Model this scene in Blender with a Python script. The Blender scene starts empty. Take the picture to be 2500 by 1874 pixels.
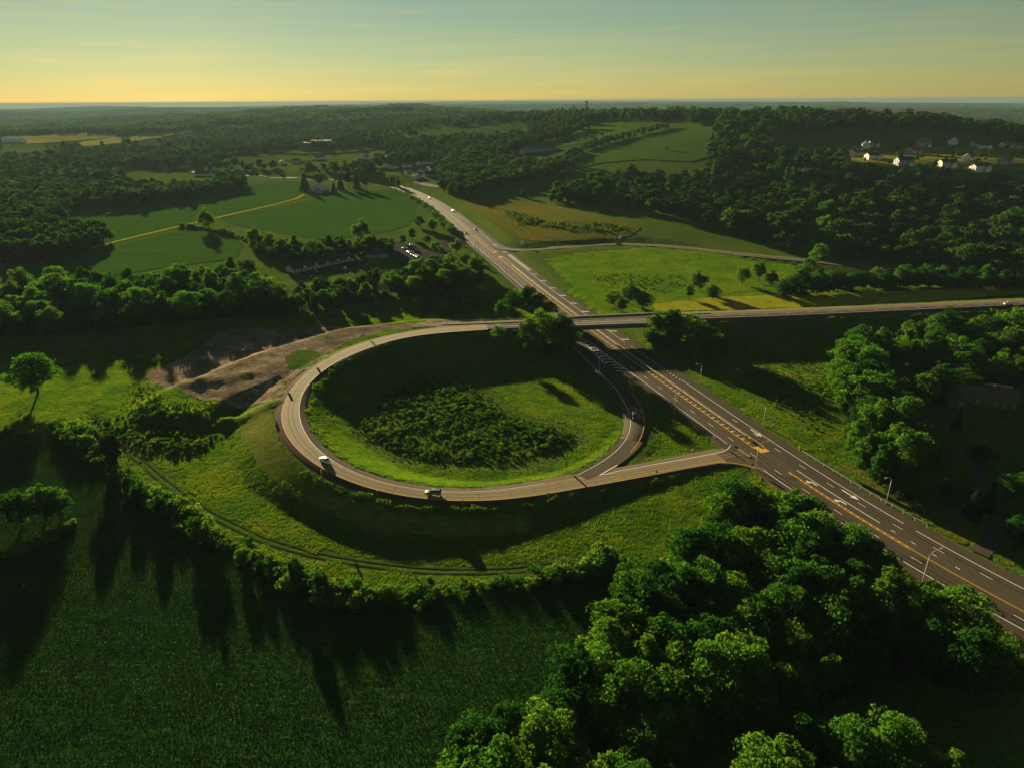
import bpy, math, random
import numpy as np
from mathutils import Vector, Matrix
from mathutils.geometry import delaunay_2d_cdt

scene = bpy.context.scene
col = scene.collection
# ------------------------------------------------------------------ camera: a drone 110 m up
cam_d = bpy.data.cameras.new("camera"); cam = bpy.data.objects.new("camera", cam_d); col.objects.link(cam)
cam_d.sensor_fit = 'HORIZONTAL'; cam_d.sensor_width = 36; cam_d.lens = 24.005
cam_d.clip_start = 1; cam_d.clip_end = 80000
cam.matrix_world = Matrix.Translation((0, 0, 110)) @ Matrix.Rotation(math.radians(90 - 22.515), 4, 'X') @ Matrix.Rotation(math.radians(-0.35), 4, 'Z')
scene.camera = cam
# ------------------------------------------------------------------ sky and sun
SUN_AZ, SUN_EL = math.radians(-26), math.radians(9.5)       # azimuth from +Y, negative to the left
world = bpy.data.worlds.new("World"); scene.world = world; world.use_nodes = True
wn, wl = world.node_tree.nodes, world.node_tree.links
wn.clear()
sky = wn.new('ShaderNodeTexSky'); sky.sky_type = 'NISHITA'; sky.sun_disc = False
sky.sun_elevation = SUN_EL; sky.sun_rotation = SUN_AZ; sky.altitude = 300
sky.air_density = 1.0; sky.dust_density = 0.03; sky.ozone_density = 1.0
tint = wn.new('ShaderNodeMix'); tint.data_type = 'RGBA'; tint.blend_type = 'MULTIPLY'; tint.inputs[0].default_value = 1
tint.inputs[7].default_value = (0.274, 0.298, 0.242, 1)
wl.new(sky.outputs[0], tint.inputs[6])
bg = wn.new('ShaderNodeBackground'); bg.inputs[1].default_value = 0.05
wo = wn.new('ShaderNodeOutputWorld')
# thin drawn-out high cloud, all round the sky
tc = wn.new('ShaderNodeTexCoord'); mp = wn.new('ShaderNodeMapping'); mp.inputs['Scale'].default_value = (3.0, 3.0, 60)
nz = wn.new('ShaderNodeTexNoise'); nz.inputs['Scale'].default_value = 1.6; nz.inputs['Detail'].default_value = 8; nz.inputs['Roughness'].default_value = .6
rp = wn.new('ShaderNodeMapRange'); rp.inputs[1].default_value = .48; rp.inputs[2].default_value = .72; rp.inputs[3].default_value = 0; rp.inputs[4].default_value = .42
cl = wn.new('ShaderNodeMix'); cl.data_type = 'RGBA'; cl.blend_type = 'MIX'
sc = wn.new('ShaderNodeMix'); sc.data_type = 'RGBA'; sc.blend_type = 'MULTIPLY'; sc.inputs[0].default_value = 1; sc.inputs[7].default_value = (1.45, 1.15, .8, 1)
wl.new(tc.outputs['Generated'], mp.inputs[0]); wl.new(mp.outputs[0], nz.inputs['Vector']); wl.new(nz.outputs[0], rp.inputs[0])
wl.new(tint.outputs[2], sc.inputs[6]); wl.new(rp.outputs[0], cl.inputs[0]); wl.new(tint.outputs[2], cl.inputs[6]); wl.new(sc.outputs[2], cl.inputs[7])
wl.new(cl.outputs[2], bg.inputs[0]); wl.new(bg.outputs[0], wo.inputs[0])
sun_d = bpy.data.lights.new("sun", 'SUN'); sun = bpy.data.objects.new("sun", sun_d); col.objects.link(sun)
sun_d.energy = 5.0; sun_d.angle = math.radians(0.55); sun_d.color = (1.0, 0.83, 0.50)
to_sun = Vector((math.sin(SUN_AZ) * math.cos(SUN_EL), math.cos(SUN_AZ) * math.cos(SUN_EL), math.sin(SUN_EL)))
sun.rotation_euler = to_sun.to_track_quat('Z', 'Y').to_euler(); sun.location = to_sun * 400
# ------------------------------------------------------------------ exposure and render
vs = scene.view_settings
vs.view_transform = 'Standard'; vs.look = 'None'; vs.gamma = 1; vs.exposure = 2.05; vs.use_curve_mapping = False
scene.cycles.max_bounces = 6; scene.cycles.diffuse_bounces = 2; scene.cycles.glossy_bounces = 2
scene.cycles.transmission_bounces = 3; scene.cycles.volume_bounces = 0; scene.cycles.transparent_max_bounces = 6
scene.cycles.use_denoising = True; scene.cycles.sample_clamp_indirect = 4
RNG = np.random.RandomState(7); random.seed(7)
# ------------------------------------------------------------------ plan positions in metres, unprojected from image coordinates through the fitted camera
PLAN = {
 'highway': [[178.53,33.77,0.0],[167.96,50.75,0.0],[157.39,67.73,0.0],[146.81,84.7,0.0],[136.24,101.68,0.0],[133.07,106.77,0.0],[129.9,111.86,0.0],[126.74,116.95,0.0],[123.6,122.06,0.0],[120.51,127.19,0.0],[117.49,132.36,0.0],[114.55,137.58,0.0],[111.72,142.86,0.0],[108.99,148.19,0.0],[106.37,153.57,0.0],[103.84,159.0,0.0],[101.41,164.48,0.0],[99.05,169.99,0.0],[96.77,175.53,0.0],[94.56,181.1,0.0],[92.42,186.7,0.0],[90.32,192.32,0.0],[88.28,197.96,0.0],[86.29,203.61,0.0],[84.33,209.28,0.0],[82.41,214.96,0.0],[80.51,220.65,0.0],[78.63,226.34,0.0],[76.77,232.04,0.0],[74.91,237.75,0.0],[73.06,243.45,0.0],[71.21,249.16,0.0],[69.36,254.86,0.0],[67.51,260.56,0.0],[65.65,266.27,0.0],[63.8,271.97,0.0],[61.95,277.68,0.0],[60.11,283.39,0.0],[58.28,289.1,0.0],[56.46,294.81,0.0],[54.65,300.53,0.0],[52.85,306.25,0.0],[51.06,311.97,0.0],[49.28,317.7,0.0],[47.51,323.43,0.0],[45.74,329.16,0.0],[43.98,334.9,0.0],[42.23,340.63,0.0],[40.49,346.37,0.0],[38.75,352.11,0.0],[37.02,357.85,0.0],[35.29,363.6,0.0],[33.57,369.34,0.0],[31.86,375.09,0.0],[30.15,380.84,0.0],[28.45,386.59,0.0],[26.75,392.34,0.0],[25.06,398.09,0.0],[23.38,403.85,0.0],[21.71,409.61,0.0],[20.06,415.38,0.0],[18.43,421.15,0.0],[16.81,426.92,0.0],[15.21,432.7,0.0],[13.61,438.48,0.0],[12.02,444.27,0.0],[10.45,450.05,0.0],[8.87,455.84,0.0],[7.3,461.63,0.0],[5.73,467.42,0.0],[4.17,473.21,0.0],[2.61,479.0,0.0],[1.05,484.79,0.0],[-0.51,490.58,0.0],[-2.07,496.37,0.0],[-3.63,502.16,0.0],[-5.2,507.95,0.0],[-6.77,513.74,0.0],[-8.36,519.52,0.0],[-9.97,525.3,0.0],[-11.59,531.07,0.0],[-13.22,536.85,0.0],[-14.86,542.61,0.0],[-16.51,548.38,0.0],[-18.16,554.15,0.0],[-19.81,559.91,0.0],[-21.44,565.68,0.0],[-23.04,571.46,0.0],[-24.62,577.25,0.0],[-26.17,583.04,0.0],[-27.68,588.84,0.0],[-29.18,594.65,0.0],[-30.66,600.46,0.0],[-32.14,606.27,0.0],[-33.6,612.09,0.0],[-35.07,617.91,0.0],[-36.54,623.72,0.0],[-38.0,629.54,0.0],[-39.47,635.35,0.0],[-40.93,641.17,0.0],[-42.4,646.98,0.0],[-43.86,652.8,0.0],[-45.33,658.62,0.0],[-46.79,664.43,0.0],[-48.26,670.25,0.0],[-49.72,676.06,0.0],[-51.19,681.88,0.0],[-52.65,687.69,0.0],[-54.12,693.51,0.0],[-55.59,699.33,0.0],[-57.05,705.14,0.0],[-58.53,710.95,0.0],[-60.01,716.77,0.0],[-61.5,722.57,0.0],[-63.02,728.38,0.0],[-64.56,734.17,0.0],[-66.14,739.95,0.0],[-67.75,745.73,0.0],[-69.39,751.5,0.0],[-71.05,757.26,0.0],[-72.73,763.02,0.0],[-74.42,768.77,0.0],[-76.11,774.53,0.0],[-77.81,780.28,0.0],[-79.51,786.03,0.0],[-81.22,791.78,0.0],[-82.94,797.52,0.0],[-84.7,803.26,0.0],[-86.49,808.98,0.0],[-88.33,814.68,0.0],[-90.23,820.37,0.0],[-92.17,826.04,0.0],[-94.15,831.7,0.0],[-96.16,837.35,0.0],[-98.19,842.99,0.0],[-100.22,848.63,0.0],[-102.27,854.27,0.0],[-104.31,859.91,0.0],[-106.37,865.54,0.0],[-108.44,871.17,0.0],[-110.53,876.79,0.0],[-112.66,882.4,0.0],[-114.82,887.99,0.0],[-117.02,893.57,0.0],[-119.26,899.13,0.0],[-121.52,904.68,0.0],[-123.8,910.23,0.0],[-126.1,915.77,0.0],[-128.4,921.31,0.0],[-130.71,926.84,0.0],[-133.03,932.38,0.0],[-135.35,937.9,0.0],[-137.68,943.43,0.0],[-140.04,948.94,0.0],[-142.43,954.43,0.0],[-144.88,959.89,0.0],[-147.43,965.3,0.0],[-150.11,970.63,0.0],[-152.96,975.87,0.0],[-155.98,981.01,0.0],[-159.16,986.05,0.0],[-162.49,991.01,0.0],[-165.95,995.89,0.0],[-169.52,1000.68,0.0],[-173.21,1005.37,0.0],[-177.03,1009.95,0.0],[-181.0,1014.41,0.0],[-185.12,1018.72,0.0],[-189.39,1022.88,0.0],[-193.8,1026.89,0.0],[-198.35,1030.74,0.0],[-203.03,1034.43,0.0],[-207.83,1037.97,0.0],[-212.74,1041.39,0.0],[-217.71,1044.71,0.0],[-222.74,1047.96,0.0],[-227.79,1051.19,0.0],[-232.86,1054.39,0.0],[-237.94,1057.58,0.0],[-243.02,1060.76,0.0],[-248.12,1063.92,0.0],[-253.23,1067.06,0.0],[-258.37,1070.13,0.0],[-263.55,1073.13,0.0],[-268.78,1076.03,0.0],[-274.07,1078.83,0.0],[-279.42,1081.51,0.0],[-284.81,1084.12,0.0],[-290.24,1086.66,0.0],[-295.69,1089.16,0.0],[-301.15,1091.64,0.0],[-306.61,1094.11,0.0],[-312.07,1096.59,0.0],[-317.53,1099.07,0.0],[-322.98,1101.57,0.0],[-328.43,1104.09,0.0],[-333.87,1106.61,0.0],[-339.3,1109.14,0.0],[-344.73,1111.69,0.0],[-350.16,1114.24,0.0],[-355.58,1116.8,0.0],[-361.0,1119.38,0.0],[-366.4,1121.97,0.0],[-371.8,1124.6,0.0],[-377.17,1127.25,0.0],[-382.53,1129.94,0.0],[-387.88,1132.66,0.0],[-393.22,1135.39,0.0],[-398.54,1138.14,0.0],[-403.87,1140.91,0.0],[-409.18,1143.68,0.0],[-414.49,1146.48,0.0],[-419.78,1149.3,0.0],[-425.04,1152.16,0.0],[-430.29,1155.07,0.0],[-435.5,1158.03,0.0],[-440.68,1161.04,0.0],[-445.85,1164.09,0.0],[-451.0,1167.16,0.0],[-456.14,1170.25,0.0],[-461.28,1173.34,0.0],[-466.42,1176.43,0.0],[-471.56,1179.51,0.0],[-476.72,1182.57,0.0],[-481.9,1185.58,0.0],[-487.11,1188.54,0.0],[-492.36,1191.42,0.0],[-497.65,1194.23,0.0],[-502.98,1196.97,0.0],[-508.34,1199.64,0.0],[-513.73,1202.27,0.0],[-519.13,1204.88,0.0],[-524.54,1207.47,0.0],[-529.95,1210.06,0.0],[-535.36,1212.64,0.0],[-540.78,1215.22,0.0],[-546.19,1217.8,0.0],[-551.61,1220.37,0.0],[-557.03,1222.92,0.0],[-562.47,1225.44,0.0],[-567.93,1227.9,0.0],[-573.43,1230.29,0.0],[-578.96,1232.58,0.0],[-584.53,1234.76,0.0],[-590.14,1236.85,0.0],[-595.79,1238.85,0.0],[-601.46,1240.8,0.0],[-607.14,1242.71,0.0],[-612.83,1244.6,0.0],[-618.52,1246.49,0.0],[-624.22,1248.37,0.0],[-629.91,1250.25,0.0],[-635.61,1252.13,0.0],[-641.3,1254.01,0.0],[-647.0,1255.89,0.0],[-652.69,1257.77,0.0],[-658.39,1259.65,0.0],[-664.09,1261.52,0.0]],
 'overpass': [[-37.0,320.28,7.5,6.99],[-28.35,320.87,7.5,7.01],[-19.7,321.59,7.5,7.03],[-11.04,322.44,7.5,7.05],[-2.39,323.43,7.5,7.08],[6.26,324.54,7.5,7.11],[14.91,325.68,7.5,7.15],[23.57,326.81,7.5,7.2],[32.22,327.93,7.5,7.28],[40.87,329.02,7.5,7.37],[49.52,330.06,7.5,7.49],[58.17,331.06,7.5,7.64],[66.83,332.03,7.5,7.82],[75.48,332.94,7.5,8.0],[84.13,333.8,7.5,8.2],[92.78,334.62,7.5,8.4],[101.43,335.43,7.5,8.58],[110.09,336.23,7.5,8.74],[118.74,337.06,7.5,8.84],[127.39,337.91,7.5,8.9],[136.04,338.8,7.5,8.89],[144.7,339.72,7.5,8.84],[153.35,340.7,7.5,8.75],[162.0,341.73,7.5,8.62],[170.65,342.81,7.5,8.46],[179.3,343.93,7.5,8.28],[187.96,345.08,7.5,8.11],[196.61,346.25,7.5,7.93],[205.26,347.42,7.5,7.78],[213.91,348.59,7.5,7.64],[222.57,349.75,7.5,7.51],[231.22,350.91,7.5,7.41],[239.87,352.06,7.5,7.32],[248.52,353.19,7.5,7.24],[257.17,354.31,7.5,7.18],[265.83,355.41,7.5,7.13],[274.48,356.49,7.5,7.1],[283.13,357.55,7.5,7.07],[291.78,358.58,7.5,7.06],[300.43,359.6,7.5,7.05],[309.09,360.6,7.5,7.05],[317.74,361.58,7.5,7.05],[326.39,362.53,7.5,7.05],[335.04,363.47,7.5,7.06],[343.7,364.4,7.5,7.06],[352.35,365.31,7.5,7.06],[361.0,366.2,7.5,7.07],[369.65,367.06,7.5,7.08],[378.3,367.89,7.5,7.1],[386.96,368.68,7.5,7.13],[395.61,369.42,7.5,7.16],[404.26,370.1,7.5,7.21],[412.91,370.7,7.5,7.27],[421.57,371.23,7.5,7.34],[430.22,371.66,7.5,7.41],[438.87,372.01,7.5,7.48],[447.52,372.28,7.5,7.55],[456.17,372.48,7.5,7.6],[464.83,372.62,7.5,7.65],[473.48,372.71,7.5,7.69],[482.13,372.76,7.5,7.72],[490.78,372.79,7.5,7.74],[499.43,372.8,7.5,7.75],[508.09,372.8,7.5,7.75],[516.74,372.8,7.5,7.75],[525.39,372.8,7.5,7.75],[534.04,372.8,7.5,7.75],[542.7,372.8,7.5,7.75],[551.35,372.8,7.5,7.75],[560.0,372.8,7.5,7.75]],
 'loop': [[-12.0,319.5,7.5,3.2],[-15.93,318.82,7.5,3.28],[-19.87,318.13,7.5,3.35],[-23.79,317.41,7.5,3.42],[-27.7,316.64,7.5,3.48],[-31.57,315.77,7.5,3.5],[-35.4,314.76,7.49,3.49],[-39.16,313.54,7.49,3.43],[-42.83,312.11,7.48,3.33],[-46.4,310.43,7.47,3.22],[-49.85,308.52,7.46,3.12],[-53.17,306.39,7.44,3.07],[-56.36,304.05,7.42,3.08],[-59.4,301.52,7.39,3.16],[-62.31,298.83,7.35,3.27],[-65.06,295.98,7.3,3.39],[-67.66,292.98,7.22,3.46],[-70.09,289.86,7.13,3.47],[-72.35,286.6,7.03,3.4],[-74.41,283.23,6.93,3.28],[-76.28,279.74,6.82,3.13],[-77.94,276.14,6.71,2.99],[-79.4,272.46,6.61,2.87],[-80.66,268.71,6.51,2.79],[-81.72,264.89,6.42,2.74],[-82.56,261.02,6.32,2.7],[-83.19,257.11,6.23,2.67],[-83.61,253.17,6.15,2.65],[-83.81,249.21,6.06,2.66],[-83.8,245.25,5.98,2.69],[-83.59,241.29,5.9,2.76],[-83.17,237.35,5.82,2.84],[-82.55,233.43,5.75,2.93],[-81.73,229.55,5.67,3.0],[-80.71,225.72,5.59,3.05],[-79.51,221.94,5.52,3.07],[-78.12,218.22,5.44,3.06],[-76.55,214.58,5.36,3.02],[-74.81,211.01,5.27,2.96],[-72.9,207.53,5.18,2.88],[-70.82,204.15,5.08,2.79],[-68.58,200.88,4.98,2.7],[-66.18,197.73,4.87,2.62],[-63.61,194.7,4.76,2.54],[-60.9,191.82,4.63,2.48],[-58.02,189.09,4.5,2.42],[-55.0,186.53,4.36,2.37],[-51.84,184.16,4.2,2.32],[-48.54,181.99,4.04,2.28],[-45.1,180.04,3.87,2.24],[-41.55,178.33,3.69,2.21],[-37.89,176.88,3.51,2.2],[-34.13,175.68,3.31,2.2],[-30.3,174.75,3.11,2.22],[-26.41,174.09,2.91,2.25],[-22.48,173.69,2.71,2.3],[-18.54,173.55,2.51,2.36],[-14.58,173.66,2.32,2.42],[-10.64,174.01,2.15,2.49],[-6.73,174.59,1.98,2.57],[-2.85,175.38,1.83,2.65],[0.99,176.39,1.69,2.74],[4.78,177.56,1.55,2.84],[8.54,178.86,1.41,2.93],[12.29,180.23,1.28,3.01],[16.03,181.62,1.16,3.05],[19.77,182.99,1.04,3.05],[23.53,184.32,0.92,3.01],[27.3,185.63,0.81,2.96],[31.06,186.94,0.71,2.9],[34.82,188.27,0.62,2.87],[38.57,189.63,0.53,2.86],[42.29,191.02,0.44,2.87],[46.01,192.44,0.36,2.9],[49.73,193.86,0.28,2.94],[53.45,195.26,0.22,3.0],[57.2,196.63,0.15,3.07],[60.96,197.97,0.1,3.16],[64.73,199.28,0.05,3.27],[68.51,200.57,0.0,3.39],[72.28,201.89,0.0,2.9],[76.06,203.2,0.0,2.9],[79.84,204.52,0.0,2.9]],
 'exit': [[31.61,327.32,0.0,5.91],[32.41,323.37,0.0,5.71],[33.21,319.42,0.01,5.51],[34.0,315.47,0.01,5.31],[34.8,311.52,0.02,5.12],[35.6,307.57,0.02,4.94],[36.4,303.62,0.02,4.76],[37.21,299.67,0.03,4.58],[38.02,295.72,0.03,4.41],[38.84,291.77,0.04,4.24],[39.67,287.83,0.04,4.07],[40.5,283.88,0.05,3.91],[41.34,279.94,0.05,3.74],[42.18,275.99,0.06,3.55],[43.02,272.05,0.06,3.33],[43.83,268.1,0.07,3.09],[44.58,264.14,0.07,2.88],[45.26,260.17,0.08,2.74],[45.84,256.19,0.08,2.7],[46.33,252.19,0.09,2.71],[46.71,248.18,0.1,2.73],[46.98,244.16,0.11,2.73],[47.09,240.14,0.14,2.71],[47.04,236.12,0.16,2.67],[46.79,232.11,0.19,2.61],[46.32,228.12,0.23,2.53],[45.61,224.17,0.26,2.44],[44.64,220.28,0.3,2.37],[43.42,216.45,0.34,2.33],[41.96,212.72,0.38,2.31],[40.25,209.09,0.42,2.31],[38.32,205.57,0.47,2.31],[36.19,202.16,0.52,2.32],[33.86,198.88,0.57,2.33],[31.36,195.74,0.64,2.34],[28.68,192.76,0.72,2.31],[25.81,189.96,0.8,2.21],[22.76,187.35,0.9,2.01],[19.61,184.86,1.0,1.76]],
 'ne': [[-14.74,563.77,0.0,5.0],[-12.18,558.43,0.05,5.0],[-9.48,553.29,0.1,5.0],[-6.47,548.67,0.16,5.0],[-2.9,544.99,0.24,5.0],[1.4,542.56,0.34,5.0],[6.4,541.44,0.47,5.0],[11.89,541.36,0.61,5.0],[17.65,541.94,0.76,5.0],[23.5,542.87,0.92,5.0],[29.35,544.0,1.08,5.0],[35.19,545.25,1.25,5.0],[41.01,546.57,1.42,5.0],[46.83,547.91,1.59,5.0],[52.66,549.21,1.74,5.0],[58.5,550.4,1.88,5.0],[64.37,551.42,2.01,5.0],[70.27,552.22,2.11,5.0],[76.18,552.73,2.2,5.0],[82.09,552.86,2.29,5.0],[87.96,552.5,2.39,5.0],[93.74,551.58,2.49,5.0],[99.42,550.11,2.59,5.0],[105.0,548.2,2.68,5.0],[110.52,546.0,2.76,5.0],[115.97,543.62,2.82,5.0],[121.34,541.06,2.88,5.0],[126.58,538.27,2.93,5.0],[131.66,535.21,2.98,5.0],[136.6,531.9,3.03,5.0],[141.43,528.42,3.07,5.0],[146.21,524.84,3.12,5.0],[150.96,521.22,3.17,5.0],[155.7,517.58,3.22,5.0],[160.44,513.95,3.28,5.0],[165.2,510.35,3.33,5.0],[170.01,506.81,3.38,5.0],[174.88,503.36,3.43,5.0],[179.81,500.0,3.49,5.0],[184.8,496.72,3.55,5.0],[189.84,493.53,3.61,5.0],[194.93,490.4,3.68,5.0],[200.04,487.31,3.75,5.0],[205.13,484.19,3.82,5.0],[210.17,481.0,3.9,5.0],[215.14,477.7,3.98,5.0],[220.04,474.3,4.05,5.0],[224.89,470.81,4.11,5.0],[229.68,467.25,4.17,5.0],[234.44,463.63,4.22,5.0],[239.16,459.98,4.27,5.0],[243.86,456.3,4.32,5.0],[248.54,452.58,4.35,5.0],[253.21,448.86,4.39,5.0],[257.87,445.12,4.43,5.0],[262.53,441.39,4.46,5.0],[267.2,437.65,4.5,5.0]],
 'bridge': [23.43,81.29],
}
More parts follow.
